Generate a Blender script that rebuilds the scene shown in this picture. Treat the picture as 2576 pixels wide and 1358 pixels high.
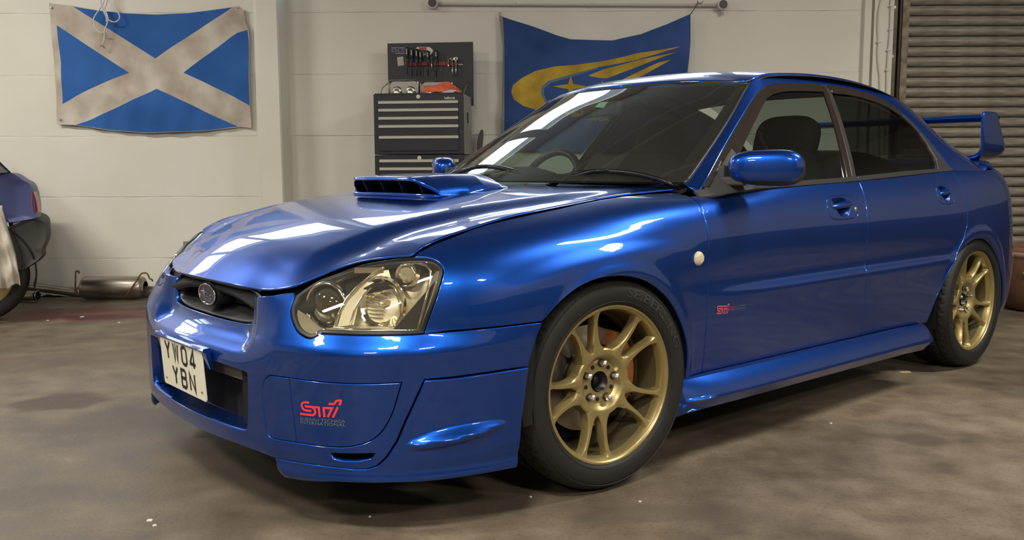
import bpy, bmesh, math, random
import numpy as np
from mathutils import Vector, Matrix
from mathutils.geometry import delaunay_2d_cdt
for o in list(bpy.data.objects): bpy.data.objects.remove(o, do_unlink=True)
C = bpy.context.scene.collection
S = bpy.context.scene
random.seed(7); RNG = np.random.default_rng(7)
# ------------------------------------------------------------------ camera
CAMZ = 0.9582; PITCH = -0.11795; ROLL = -0.0039; FPX = 2250.9
cam_d = bpy.data.cameras.new('camera'); cam = bpy.data.objects.new('camera', cam_d); C.objects.link(cam)
cam_d.sensor_fit = 'HORIZONTAL'; cam_d.sensor_width = 36; cam_d.lens = 36*FPX/2576; cam_d.shift_y = 12.82/2576
cam_d.clip_start = .05; cam_d.clip_end = 200
f = Vector((0, math.cos(PITCH), math.sin(PITCH))); r = Vector((1, 0, 0)); u = r.cross(f)
r2 = r*math.cos(ROLL)+u*math.sin(ROLL); u2 = -r*math.sin(ROLL)+u*math.cos(ROLL)
cam.matrix_world = Matrix(((r2.x, u2.x, -f.x, 0), (r2.y, u2.y, -f.y, 0), (r2.z, u2.z, -f.z, CAMZ), (0, 0, 0, 1)))
S.camera = cam
f_dir = f.copy()
# ------------------------------------------------------------------ view, sky, lights
S.view_settings.view_transform = 'Standard'; S.view_settings.look = 'None'
S.view_settings.gamma = 1.0; S.view_settings.use_curve_mapping = False
S.view_settings.exposure = 0.0
W = bpy.data.worlds.new('sky'); S.world = W; W.use_nodes = True
wn = W.node_tree.nodes; wl = W.node_tree.links
bg = wn['Background']; tc = wn.new('ShaderNodeTexCoord'); sx = wn.new('ShaderNodeSeparateXYZ'); cr = wn.new('ShaderNodeValToRGB')
wl.new(tc.outputs['Generated'], sx.inputs[0]); wl.new(sx.outputs['Z'], cr.inputs[0])
cr.color_ramp.elements[0].color = (.55, .62, .72, 1); cr.color_ramp.elements[0].position = 0
cr.color_ramp.elements[1].color = (.86, .93, 1.0, 1); cr.color_ramp.elements[1].position = .5
wl.new(cr.outputs[0], bg.inputs[0]); bg.inputs[1].default_value = 9.0
def area(name, loc, sx_, sy_, power, col=(1, .95, .86), rot=(0, 0, 0)):
    d = bpy.data.lights.new(name, 'AREA'); d.shape = 'RECTANGLE'; d.size = sx_; d.size_y = sy_; d.energy = power; d.color = col
    o = bpy.data.objects.new(name, d); C.objects.link(o); o.location = loc; o.rotation_euler = rot; return o
CEIL = 3.45
STRIPS = [(3.35, 2.95, .1, 120, 1.45, .12), (-.62, -.05, 0, 120, .75, .30), (-3.4, .9, 0, 110, .75, .30), (1.8, -1.7, 0, 110, .75, .30), (-4.3, 4.4, 0, 95, 1.45, .12), (-1.9, -3.0, 0, 90, .75, .30), (4.3, -.9, 0, 95, .75, .30)]  # fifth lamp is unseen, added to brighten the far wall
LCOL = (1.0, .925, .80)
for i, (x, y, a, p, lx, ly) in enumerate(STRIPS):
    area('ceiling_or_added_lamp_light', (x, y, CEIL-.13), lx, ly, p*1.15, LCOL, (0, 0, a))

# ------------------------------------------------------------------ tagging
def tag(o, label=None, cat=None, group=None, kind=None):
    if label: o['label'] = label
    if cat: o['category'] = cat
    if group: o['group'] = group
    if kind: o['kind'] = kind
    return o
def empty(name, loc=(0, 0, 0), rz=0, label=None, cat=None, group=None):
    o = bpy.data.objects.new(name, None); C.objects.link(o); o.location = loc; o.rotation_euler = (0, 0, rz); o.empty_display_size = .1
    return tag(o, label, cat, group)
# ------------------------------------------------------------------ materials
MATS = {}
def pbsdf(name, col, rough=.5, metal=0., coat=0., coat_r=.03, alpha=1, trans=0, ior=1.45, spec=.5, emis=None, es=0):
    if name in MATS: return MATS[name]
    m = bpy.data.materials.new(name); m.use_nodes = True; b = m.node_tree.nodes['Principled BSDF']
    b.inputs['Base Color'].default_value = (*col, 1); b.inputs['Roughness'].default_value = rough; b.inputs['Metallic'].default_value = metal
    b.inputs['Coat Weight'].default_value = coat; b.inputs['Coat Roughness'].default_value = coat_r
    b.inputs['Transmission Weight'].default_value = trans; b.inputs['IOR'].default_value = ior; b.inputs['Alpha'].default_value = alpha
    b.inputs['Specular IOR Level'].default_value = spec
    if emis: b.inputs['Emission Color'].default_value = (*emis, 1); b.inputs['Emission Strength'].default_value = es
    m.diffuse_color = (*col, 1)
    MATS[name] = m; return m
def N(m, t, **kw):
    n = m.node_tree.nodes.new(t)
    for k, v in kw.items(): setattr(n, k, v)
    return n
def noise_mix(m, c1, c2, scale, detail=4, lo=.35, hi=.65, coord='Object', inp='Base Color', stretch=None, dist=0.):
    nt = m.node_tree; b = nt.nodes['Principled BSDF']; t = N(m, 'ShaderNodeTexCoord'); n = N(m, 'ShaderNodeTexNoise'); r_ = N(m, 'ShaderNodeValToRGB')
    n.inputs['Scale'].default_value = scale; n.inputs['Detail'].default_value = detail; n.inputs['Distortion'].default_value = dist
    src = t.outputs[coord]
    if stretch:
        mp = N(m, 'ShaderNodeMapping'); mp.inputs['Scale'].default_value = stretch; nt.links.new(src, mp.inputs[0]); src = mp.outputs[0]
    nt.links.new(src, n.inputs['Vector']); nt.links.new(n.outputs['Fac'], r_.inputs[0])
    r_.color_ramp.elements[0].position = lo; r_.color_ramp.elements[1].position = hi
    r_.color_ramp.elements[0].color = (*c1, 1); r_.color_ramp.elements[1].color = (*c2, 1)
    if inp: nt.links.new(r_.outputs[0], b.inputs[inp])
    return r_, n, src
def add_bump(m, scale, strength, dist=.002, detail=6, coord='Object', stretch=None):
    nt = m.node_tree; b = nt.nodes['Principled BSDF']; t = N(m, 'ShaderNodeTexCoord'); n = N(m, 'ShaderNodeTexNoise'); bp = N(m, 'ShaderNodeBump')
    n.inputs['Scale'].default_value = scale; n.inputs['Detail'].default_value = detail
    src = t.outputs[coord]
    if stretch:
        mp = N(m, 'ShaderNodeMapping'); mp.inputs['Scale'].default_value = stretch; nt.links.new(src, mp.inputs[0]); src = mp.outputs[0]
    nt.links.new(src, n.inputs['Vector']); nt.links.new(n.outputs['Fac'], bp.inputs['Height'])
    bp.inputs['Strength'].default_value = strength; bp.inputs['Distance'].default_value = dist
    old = b.inputs['Normal'].links
    if old: nt.links.new(old[0].from_socket, bp.inputs['Normal'])
    nt.links.new(bp.outputs[0], b.inputs['Normal'])
    return bp
paint = pbsdf('blue_mica_paint', (.0025, .056, .345), .36, .86, 1.0, .02)
black = pbsdf('black_plastic', (.012, .012, .013), .45)
satin = pbsdf('satin_black_trim', (.03, .03, .032), .38)
greyp = pbsdf('grey_plastic', (.055, .055, .055), .6)
void = pbsdf('unlit_cavity_black', (.004, .004, .005), .8)
rubber = pbsdf('tyre_rubber', (.011, .011, .011), .6); add_bump(rubber, 60, .15, .001)
gold = pbsdf("gold_wheel_paint", (.36, .29, .125), .36, .65, .5, .1)
chrome = pbsdf('chrome', (.85, .85, .85), .06, 1)
steel = pbsdf('worn_steel', (.42, .40, .37), .35, 1)
glass = pbsdf('clear_glass', (.80, .86, .82), .0, 0, trans=1, ior=1.45)
# ------------------------------------------------------------------ mesh helpers
def mesh_obj(name, V, F, mat, parent=None, normals=None, smooth=False, mats=None, midx=None):
    me = bpy.data.meshes.new(name); me.from_pydata([tuple(map(float, v)) for v in V], [], [tuple(int(i) for i in f_) for f_ in F])
    if mats:
        for m in mats: me.materials.append(m)
        if midx is not None: me.polygons.foreach_set('material_index', np.asarray(midx, dtype=np.int32))
    elif mat: me.materials.append(mat)
    me.validate(clean_customdata=False)
    if smooth or normals is not None: me.polygons.foreach_set('use_smooth', [True]*len(me.polygons))
    if normals is not None and len(normals) == len(me.vertices):
        me.normals_split_custom_set_from_vertices([tuple(map(float, n)) for n in normals])
    me.update()
    o = bpy.data.objects.new(name, me); C.objects.link(o)
    if parent: o.parent = parent
    return o
class MB:
    """collects shapes and links them as one mesh object"""
    def __init__(s): s.V = []; s.F = []; s.M = []
    def add(s, V, F, mi=0):
        n = len(s.V); s.V += [tuple(map(float, v)) for v in V]; s.F += [tuple(i+n for i in f_) for f_ in F]; s.M += [mi]*len(F); return s
    def box(s, c, d, R=None, mi=0, taper=1.0):
        hx, hy, hz = d[0]/2, d[1]/2, d[2]/2
        V = [(-hx, -hy, -hz), (hx, -hy, -hz), (hx, hy, -hz), (-hx, hy, -hz), (-hx*taper, -hy*taper, hz), (hx*taper, -hy*taper, hz), (hx*taper, hy*taper, hz), (-hx*taper, hy*taper, hz)]
        if R is not None: V = [tuple(R @ Vector(v)) for v in V]
        V = [(v[0]+c[0], v[1]+c[1], v[2]+c[2]) for v in V]
        return s.add(V, [(0, 3, 2, 1), (4, 5, 6, 7), (0, 1, 5, 4), (1, 2, 6, 5), (2, 3, 7, 6), (3, 0, 4, 7)], mi)
    def tube(s, P, r, n=8, mi=0, caps=True, closed=False):
        P = [Vector(p) for p in P]; rs = r if hasattr(r, '__len__') else [r]*len(P); base = len(s.V); up = None; L = len(P)
        for i, p in enumerate(P):
            a = P[(i-1) % L] if (i > 0 or closed) else P[i]; b = P[(i+1) % L] if (i < L-1 or closed) else P[i]
            t = (b-a).normalized()
            if up is None: up = Vector((0, 0, 1)) if abs(t.z) < .9 else Vector((1, 0, 0))
            x = t.cross(up).normalized(); y = x.cross(t).normalized(); up = y
            for k in range(n):
                a_ = 2*math.pi*k/n; s.V.append(tuple(p+x*math.cos(a_)*rs[i]+y*math.sin(a_)*rs[i]))
        for i in range(L-1+(1 if closed else 0)):
            j = (i+1) % L
            for k in range(n): s.F.append((base+i*n+k, base+i*n+(k+1) % n, base+j*n+(k+1) % n, base+j*n+k)); s.M.append(mi)
        if caps and not closed:
            s.F.append(tuple(base+k for k in range(n))[::-1]); s.F.append(tuple(base+(L-1)*n+k for k in range(n))); s.M += [mi, mi]
        return s
    def lathe(s, prof, origin=(0, 0, 0), axis='z', n=48, mi=0, a0=0, a1=2*math.pi, close=False):
        full = abs(a1-a0-2*math.pi) < 1e-6; m = n if full else n+1; base = len(s.V); k = len(prof)
        for i in range(m):
            a = a0+(a1-a0)*i/n; c_, s_ = math.cos(a), math.sin(a)
            for (r_, h) in prof:
                if axis == 'z': v = (r_*c_, r_*s_, h)
                elif axis == 'y': v = (r_*c_, h, r_*s_)
                else: v = (h, r_*c_, r_*s_)
                s.V.append((v[0]+origin[0], v[1]+origin[1], v[2]+origin[2]))
        kk = k if close else k-1
        for i in range(n):
            j = (i+1) % m
            for q in range(kk):
                q2 = (q+1) % k
                f_ = (base+i*k+q, base+j*k+q, base+j*k+q2, base+i*k+q2)
                s.F.append(f_ if axis != 'y' else f_[::-1]); s.M.append(mi)
        return s
    def ext(s, poly, p0, ux, uy, depth, mi=0, holes=None):
        """polygon in the plane (ux, uy) at p0, extruded by depth along ux x uy; front face at p0"""
        p0 = Vector(p0); ux = Vector(ux); uy = Vector(uy); nz = ux.cross(uy).normalized(); base = len(s.V)
        loops = [poly]+(holes or [])
        V2 = [Vector(p) for lp in loops for p in lp]; E = []; k = 0
        for lp in loops:
            E += [(k+i, k+(i+1) % len(lp)) for i in range(len(lp))]; k += len(lp)
        vo, eo, fo, ov, _, _ = delaunay_2d_cdt(V2, E, [], 1 if not holes else 0, 1e-7)
        tri = []
        for f_ in fo:
            cx = sum(vo[i][0] for i in f_)/len(f_); cy = sum(vo[i][1] for i in f_)/len(f_)
            if holes and (not pinp(poly, cx, cy) or any(pinp(h, cx, cy) for h in holes)): continue
            tri.append(tuple(f_))
        n = len(vo)
        for d in (0, -depth):
            for v in vo: s.V.append(tuple(p0+ux*v[0]+uy*v[1]+nz*d))
        for t in tri:
            s.F.append(tuple(base+i for i in t)); s.F.append(tuple(base+n+i for i in t[::-1])); s.M += [mi, mi]
        cnt = {}
        for t in tri:
            for a, b in zip(t, t[1:]+t[:1]): cnt[(a, b)] = 1
        for (a, b) in list(cnt):
            if (b, a) not in cnt: s.F.append((base+b, base+a, base+n+a, base+n+b)); s.M.append(mi)
        return s
    def build(s, name, mat, parent=None, smooth=False, angle=None):
        mats = mat if isinstance(mat, (list, tuple)) else [mat]
        o = mesh_obj(name, s.V, s.F, None, parent, smooth=smooth or angle is not None, mats=mats, midx=s.M)
        if angle is not None:
            o.data.set_sharp_from_angle(angle=math.radians(angle))
        return o
def pinp(poly, x, y):
    c = False; n = len(poly); j = n-1
    for i in range(n):
        xi, yi = poly[i][0], poly[i][1]; xj, yj = poly[j][0], poly[j][1]
        if (yi > y) != (yj > y) and x < (xj-xi)*(y-yi)/(yj-yi+1e-15)+xi: c = not c
        j = i
    return c
def pinp_np(poly, X, Y):
    c = np.zeros(X.shape, bool); n = len(poly); j = n-1
    for i in range(n):
        xi, yi = poly[i]; xj, yj = poly[j]
        k = ((yi > Y) != (yj > Y)) & (X < (xj-xi)*(Y-yi)/(yj-yi+1e-15)+xi); c ^= k; j = i
    return c
def bevel(o, w=.003, seg=2, ang=40):
    m = o.modifiers.new('bevel', 'BEVEL'); m.width = w; m.segments = seg; m.limit_method = 'ANGLE'; m.angle_limit = math.radians(ang)
    return o
# ---------------------------------------------------------------- body surfaces
# ---------- small numeric kit ----------
def pchip(xk, yk):
    xk=np.asarray(xk,float); yk=np.asarray(yk,float)
    h=np.diff(xk); sh=h if yk.ndim==1 else h[:,None]
    d=np.diff(yk,axis=0)/sh
    m=np.zeros_like(yk)
    if len(xk)>2:
        w1=2*h[1:]+h[:-1]; w2=h[1:]+2*h[:-1]
        if yk.ndim>1: w1=w1[:,None]; w2=w2[:,None]
        a=d[:-1]; b=d[1:]
        ok=(a*b)>0
        aa=np.where(ok,a,1); bb=np.where(ok,b,1)
        m[1:-1]=np.where(ok,(w1+w2)/(w1/aa+w2/bb),0)
    m[0]=d[0]; m[-1]=d[-1]
    def f(x):
        x=np.asarray(x,float); i=np.clip(np.searchsorted(xk,x,side='right')-1,0,len(xk)-2)
        H=h[i]; t=(x-xk[i])/H
        if yk.ndim>1: H=H[...,None]; t=t[...,None]
        tc=np.clip(t,0,1)
        r=(2*tc**3-3*tc**2+1)*yk[i]+(tc**3-2*tc**2+tc)*H*m[i]+(-2*tc**3+3*tc**2)*yk[i+1]+(tc**3-tc**2)*H*m[i+1]
        return r+np.where(t<0,t*H*m[0],0)+np.where(t>1,(t-1)*H*m[-1],0)
    return f
def catmull(P, n=12):
    P=np.asarray(P,float); Q=np.vstack([2*P[0]-P[1],P,2*P[-1]-P[-2]]); out=[]
    for i in range(1,len(Q)-2):
        p0,p1,p2,p3=Q[i-1:i+3]
        for t in np.linspace(0,1,n,endpoint=False):
            out.append(.5*((2*p1)+(-p0+p2)*t+(2*p0-5*p1+4*p2-p3)*t*t+(-p0+3*p1-3*p2+p3)*t**3))
    out.append(P[-1]); return np.array(out)
def sstep(x,a,b):
    t=np.clip((x-a)/(b-a),0,1); return t*t*(3-2*t)
def blur(a, n, pin=True):
    a=np.array(a,float)
    for _ in range(n):
        b=a.copy(); b[1:-1]=(a[:-2]+2*a[1:-1]+a[2:])/4
        if not pin: b[0]=(a[0]*3+a[1])/4; b[-1]=(a[-1]*3+a[-2])/4
        a=b
    return a
# ---------- plan outline of the body at its widest ----------
BASE=[(-.946,0),(-.943,.12),(-.934,.25),(-.927,.31),(-.919,.36),(-.903,.44),(-.885,.50),(-.838,.61),(-.77,.70),(-.68,.775),(-.57,.825),(-.45,.855),(-.30,.868),(-.15,.871),(0,.872),(.2,.870),(.4,.868),(.9,.868),(1.4,.868),(1.9,.868),(2.25,.869),(2.54,.872),(2.8,.866),(3.0,.842),(3.15,.795),(3.27,.72),(3.35,.60),(3.40,.40),(3.425,.2),(3.43,0)]
_b=catmull([(BASE[1][0],-BASE[1][1])]+BASE+[(BASE[-2][0],-BASE[-2][1])],16)[16:-16]
_b[0,1]=0; _b[-1,1]=0
_c0=np.concatenate([[0],np.cumsum(np.hypot(*np.diff(_b,axis=0).T))]); _c1=np.linspace(0,_c0[-1],1200); _b1=np.stack([np.interp(_c1,_c0,_b[:,i]) for i in (0,1)],1); _b2=blur(_b1,600)
_kk=(sstep(_c1,1.0,1.35)*(1-sstep(_c1,4.0,4.3)))[:,None]; _b1=_b1*(1-_kk)+_b2*_kk; _b=np.stack([np.interp(_c0,_c1,_b1[:,i]) for i in (0,1)],1)
_s=np.concatenate([[0],np.cumsum(np.hypot(*np.diff(_b,axis=0).T))])
SMAX=_s[-1]
_N=np.gradient(_b,_s,axis=0); _N=np.stack([-_N[:,1],_N[:,0]],1); _N/=np.linalg.norm(_N,axis=1)[:,None]   # outward: (-x at nose, +Y at side)
for _ in range(6): _N[1:-1]=(_N[:-2]+2*_N[1:-1]+_N[2:])/4
_N[0]=(-1,0); _N[-1]=(1,0)
_N/=np.linalg.norm(_N,axis=1)[:,None]
SK=[_s[16*i] for i in range(len(BASE))]
def s_of(x=None,Y=None):
    if x is not None:
        j=int(np.argmin(abs(_b[:,0]-x))); return float(np.interp(x,_b[:,0],_s))
    n=len(_s)//2; k=np.argmax(_b[:,1]); return float(np.interp(Y,_b[:k,1],_s[:k]))
ZK=np.array([.12,.14,.16,.18,.20,.22,.24,.26,.30,.34,.38,.42,.44,.46,.475,.485,.495,.505,.52,.535,.55,.57,.59,.61,.63,.65,.67,.69,.70,.71,.72,.73,.74,.75,.76,.77,.78,.79,.80,.81,.82,.83,.84,.85,.86,.87,.88,.89,.90,.91,.92,.93,.94,.95,.96,.97,.98,.99,1.0])
lowF=[(.12,.05),(.15,.03),(.18,.014),(.205,.004),(.24,0),(.42,0)]
door=[(.12,.07),(.2,.05),(.28,.032),(.40,.014),(.50,.005),(.540,.001),(.552,.004),(.574,.017),(.60,.016),(.65,.009),(.72,.006),(.78,.013),(.83,.026),(.87,.044),(.905,.066),(.94,.088),(1.0,.13)]
quar=[(.12,.05),(.2,.03),(.3,.005),(.5,.004),(.65,0),(.72,.004),(.80,.012),(.87,.026),(.92,.048),(.955,.076),(.985,.115),(1.0,.15)]
quar2=[(.12,.07),(.2,.04),(.3,.010),(.5,.004),(.65,.004),(.72,.012),(.80,.022),(.87,.042),(.92,.068),(.955,.105),(.985,.16),(1.0,.2)]
rear=[(.12,.10),(.2,.06),(.3,.03),(.5,.008),(.56,.010),(.58,.03),(.72,.045),(.80,.058),(.87,.083),(.92,.113),(.955,.150),(.985,.205),(1.0,.24)]
PROF={
 0:lowF+[(.452,.004),(.468,.014),(.480,.034),(.492,.052),(.53,.074),(.63,.088),(.70,.14)],
 1:None,2:None,3:None,
 4:lowF+[(.455,.003),(.475,.010),(.50,.022),(.53,.038),(.60,.052),(.635,.060),(.66,.09),(.70,.15)],
 5:lowF+[(.46,.001),(.495,.006),(.53,.022),(.58,.045),(.63,.070),(.66,.10),(.70,.15)],
 6:lowF+[(.46,0),(.495,.0),(.52,.010),(.55,.024),(.60,.052),(.64,.083),(.67,.112),(.70,.16)],
 7:lowF+[(.46,-.002),(.495,-.003),(.52,.008),(.545,.024),(.60,.050),(.65,.086),(.69,.125),(.71,.152),(.74,.21)],
 8:lowF+[(.46,-.003),(.495,-.006),(.52,.006),(.548,.025),(.60,.042),(.65,.068),(.69,.105),(.72,.146),(.74,.185),(.76,.23)],
 9:lowF+[(.46,-.003),(.498,-.006),(.52,.004),(.55,.021),(.60,.030),(.65,.046),(.70,.080),(.725,.108),(.74,.14),(.76,.19)],
 10:lowF+[(.46,-.002),(.500,-.004),(.525,.003),(.55,.012),(.60,.014),(.65,.021),(.70,.040),(.73,.072),(.75,.105),(.765,.14),(.78,.19)],
 11:lowF+[(.50,0),(.53,.002),(.55,.004),(.60,.007),(.65,.013),(.70,.029),(.74,.057),(.77,.096),(.785,.13),(.80,.18)],
 12:lowF+[(.50,0),(.55,.002),(.60,.003),(.65,.007),(.70,.019),(.75,.046),(.79,.093),(.81,.133),(.825,.19)],
 13:lowF+[(.50,0),(.60,0),(.65,.003),(.70,.014),(.75,.037),(.79,.072),(.82,.117),(.842,.184),(.85,.22)],
 14:lowF+[(.50,0),(.60,0),(.65,.001),(.70,.009),(.75,.028),(.79,.056),(.82,.089),(.842,.130),(.860,.185),(.87,.23)],
 15:[(.12,.05),(.20,.035),(.3,.02),(.5,.006),(.60,.002),(.66,.003),(.72,.010),(.78,.028),(.82,.052),(.85,.090),(.868,.13),(.880,.182),(.888,.24)],
 16:[(.12,.07),(.2,.05),(.28,.032),(.40,.014),(.50,.006),(.56,.006),(.60,.008),(.65,.006),(.72,.007),(.78,.018),(.82,.034),(.85,.056),(.866,.078),(.878,.115),(.887,.178),(.895,.25)],
 17:door,18:door,19:door,
 20:[(z,a*.6+b*.4) for (z,a),b in zip(door,np.interp([z for z,_ in door],*zip(*quar)))],
 21:quar,22:quar,23:quar2,24:rear,25:rear,26:rear,27:rear,28:rear,29:rear}
PROF[1]=PROF[2]=PROF[0]; PROF[3]=[(z,o*.9) for z,o in PROF[0]]
_tab=np.array([pchip(*zip(*PROF[i]))(ZK) for i in range(len(BASE))])
_ofs=pchip(SK,_tab)                       # over s -> profile on ZK
_sg=np.linspace(0,SMAX,700); _tg=_ofs(_sg)
_zg=np.linspace(.12,1.0,441); _tg=np.array([pchip(ZK,r)(_zg) for r in _tg])
_t1=blur(_tg,5); _t2=blur(_tg,160)
_k=sstep(_sg,.85,1.15)[:,None]; _tg=_t1*(1-_k)+_t2*_k
_tz=blur(_tg.T,12).T; _tz2=blur(_tg.T,130).T
_k=(sstep(_sg,.95,1.2)[:,None])*sstep(_zg,.57,.64)[None,:]; _tg=_tz*(1-_k)+_tz2*_k
def _bil(s,z):
    a=np.clip(s/SMAX*699,0,698.999); b=np.clip((z-.12)/.002,0,439.999)
    i=a.astype(int); j=b.astype(int); a=a-i; b=b-j
    return (_tg[i,j]*(1-a)+_tg[i+1,j]*a)*(1-b)+(_tg[i,j+1]*(1-a)+_tg[i+1,j+1]*a)*b
ARCHF=(.005,.318,.345); ARCHR=(2.505,.305,.352)
_zsw=pchip([-.62,-.40,-.2,0,.2,.40],[.60,.655,.70,.722,.728,.715])
def ring(s,z,extra=0.0):
    s=np.asarray(s,float); z=np.asarray(z,float); s,z=np.broadcast_arrays(s,z)
    x=np.interp(s,_s,_b[:,0]); Y=np.interp(s,_s,_b[:,1])
    nx=np.interp(s,_s,_N[:,0]); ny=np.interp(s,_s,_N[:,1])
    o=_bil(s,z)+extra
    k=sstep(x,-.50,-.25)*(1-sstep(x,.22,.42))
    o=o+k*(.007*sstep(z-_zsw(x),-.022,.026)-.0035)*(1-sstep(z,.78,.84))
    for ax,az,ar in (ARCHF,ARCHR):
        d=np.hypot(x-ax,z-az)-ar
        o=o-.007*np.exp(-(d/.022)**2)*(z>.25)
    # low strake on the front corner
    t=(x+.685)/.275; tc=np.clip(t,0,1)
    zc=.262+.030*tc; w=.030*np.sqrt(np.clip(np.sin(np.pi*tc**.75),0,1))+1e-4
    up=np.clip(1-(z-zc)/(w*1.2),0,1); dn=np.clip(1-(zc-z)/(w*.75),0,1)
    prof=np.where(z>zc,up**1.3,dn**.8)
    o=o-np.where((t>0)&(t<1),.026*np.clip(np.sin(np.pi*tc**.8),0,1)*sstep(prof,0,1.1),0)
    # lip kicks out at its foot
    o=o-.016*sstep(-z,-.20,-.165)*(1-sstep(x,-.2,0))*sstep(s,s_of(Y=.44),s_of(Y=.50))*(x<0)
    return np.stack([x-nx*o,-(Y-ny*o),z],-1)
# ---------- greenhouse side ----------
GT=np.array([  # x, Y, z of the line where side meets windscreen / roof / rear screen
 (.44,.715,.872),(.50,.708,.907),(.598,.688,.972),(.739,.655,1.063),(.874,.620,1.152),(.96,.592,1.210),(1.02,.572,1.250),(1.07,.558,1.285),(1.12,.552,1.312),(1.22,.550,1.331),(1.5,.552,1.347),(1.8,.555,1.343),(2.05,.558,1.320),(2.25,.565,1.281),(2.42,.570,1.226),(2.53,.580,1.173),(2.69,.592,1.102),(2.80,.605,1.048),(2.87,.635,1.007),(2.97,.670,.985)])
_gt=catmull(GT,10); _q=np.concatenate([[0],np.cumsum(np.linalg.norm(np.diff(_gt,axis=0),axis=1))]); _u=np.linspace(0,_q[-1],180); _gt=blur(np.stack([np.interp(_u,_q,_gt[:,i]) for i in range(3)],1),14)
def gt(x): return np.interp(x,_gt[:,0],_gt[:,1]),np.interp(x,_gt[:,0],_gt[:,2])
def yflat(z): return .802-.46*(z-.90)-.35*(z-.90)**2
def side(x,z,extra=0.0):
    x=np.asarray(x,float); z=np.asarray(z,float); x,z=np.broadcast_arrays(x,z); sh=x.shape
    xf=x.ravel()[:,None]; zf=z.ravel()[:,None]
    d=np.full(xf.shape[0],9.)
    for i in range(len(_gt)-1):
        a=_gt[i,[0,2]]; b=_gt[i+1,[0,2]]; e=b-a
        t=np.clip(((xf[:,0]-a[0])*e[0]+(zf[:,0]-a[1])*e[1])/(e@e),0,1)
        d=np.minimum(d,np.hypot(xf[:,0]-a[0]-t*e[0],zf[:,0]-a[1]-t*e[1]))
    d=d.reshape(sh)
    Yt,zt=gt(x); y0=yflat(z)
    cp=sstep(x,2.1,2.55); w=.085+.085*cp; k=np.clip(1-d/w,0,1)
    over=np.clip(yflat(zt)-Yt,0,.11)
    Y=y0-over*k**(2.2-1.15*cp)-extra
    # rear quarter: lean out to meet the haunch
    Y=Y+np.interp(x,[2.2,2.4,2.55,2.8,3.0],[0,.016,.022,.016,-.03])*sstep(-z,-1.12,-.95)
    return np.stack([x,-Y,z],-1)
# ---------- bonnet ----------
HG=catmull([(-.60,.690,.738),(-.53,.694,.771),(-.47,.697,.786),(-.37,.699,.808),(-.27,.700,.827),(-.155,.700,.841),(-.035,.699,.855),(.09,.698,.869),(.22,.697,.880),(.37,.696,.887),(.52,.694,.893)],8)
HF=catmull([(-.880,0,.640),(-.878,.12,.639),(-.868,.22,.637),(-.852,.29,.633),(-.838,.345,.632),(-.827,.390,.640),(-.808,.440,.652),(-.772,.470,.670),(-.717,.508,.699),(-.668,.56,.719),(-.630,.617,.729),(-.60,.690,.738)],8)
_zc=pchip([-.93,-.88,-.86,-.82,-.74,-.65,-.50,-.35,-.2,0,.2,.35,.55],[.60,.645,.664,.696,.736,.768,.809,.838,.859,.878,.889,.895,.902])
_rz=pchip([-.87,-.82,-.70,-.55,-.35,-.1,.2,.5],[.34,.36,.40,.44,.49,.535,.575,.60])   # ridge Y
_hx=np.linspace(-.95,.56,303)
_hyg=blur(np.interp(_hx,[-.90,-.84,-.82,-.806,-.772,-.717,-.668,-.63,-.60,.5],[.41,.42,.43,.455,.468,.508,.56,.617,.690,.695]),10)
_hze=np.where(_hx<-.63,np.interp(_hx,[-.95,-.88,-.84,-.82,-.806,-.772,-.717,-.668,-.63],[.55,.615,.632,.645,.652,.670,.699,.719,.729]),np.interp(_hx,np.concatenate([[-.63],HG[:,0]]),np.concatenate([[.729],HG[:,2]])))
_hze=np.where(_hx<-.55,blur(_hze,8),blur(_hze,120)); _hzc=blur(_zc(_hx),30)
def _bonnet0(x,Y,extra=0.0):
    x=np.asarray(x,float); Y=np.asarray(Y,float); x,Y=np.broadcast_arrays(x,Y)
    A=np.abs(Y); yg=np.interp(x,_hx,_hyg); ze=np.interp(x,_hx,_hze); zc=np.interp(x,_hx,_hzc); r=_rz(x)
    q=A/yg
    base=ze+(zc-ze)*(1-q**2.1)
    cren=.012+.004*sstep(x,-.8,-.4)
    # raised middle with a soft step down outside the ridge
    step=1-sstep(A,r-.012,r+.060)
    env=sstep(x,-.86,-.70)*(1-.55*sstep(x,-.05,.45))
    z=base+env*(.010*step-.010*np.exp(-((A-r-.085)/.06)**2))*1.0
    return np.stack([x,-Y+0*x,z-extra],-1)
# pull the sheet exactly onto its traced rim, fading out inside
_rim=np.vstack([HF[::2],HG[1::3]]); _rs=np.linspace(0,1,120)
_ra=np.concatenate([[0],np.cumsum(np.hypot(*np.diff(_rim[:,:2],axis=0).T))]); _ra/=_ra[-1]
_rim=np.stack([np.interp(_rs,_ra,_rim[:,i]) for i in range(3)],1)
_rd=blur(_rim[:,2]-_bonnet0(_rim[:,0],_rim[:,1])[:,2],6)
def bonnet(x,Y,extra=0.0):
    P=_bonnet0(x,Y,extra); sh=P.shape[:-1]; Q=P.reshape(-1,3); A=np.abs(Q[:,1])
    d=(Q[:,0][:,None]-_rim[None,:,0])**2+(A[:,None]-_rim[None,:,1])**2
    w=np.exp(-d/(2*.016**2))+1e-30; dl=(w*_rd[None,:]).sum(1)/w.sum(1); dm=np.sqrt(d.min(1))
    k=np.minimum(dm,.5); ii=d.argmin(1); dl=np.where(dm>.1,_rd[ii],dl)
    Q[:,2]+=dl*np.exp(-(k/np.where(Q[:,0]<-.78,.12,.06))**2)
    return Q.reshape(sh+(3,))
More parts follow.
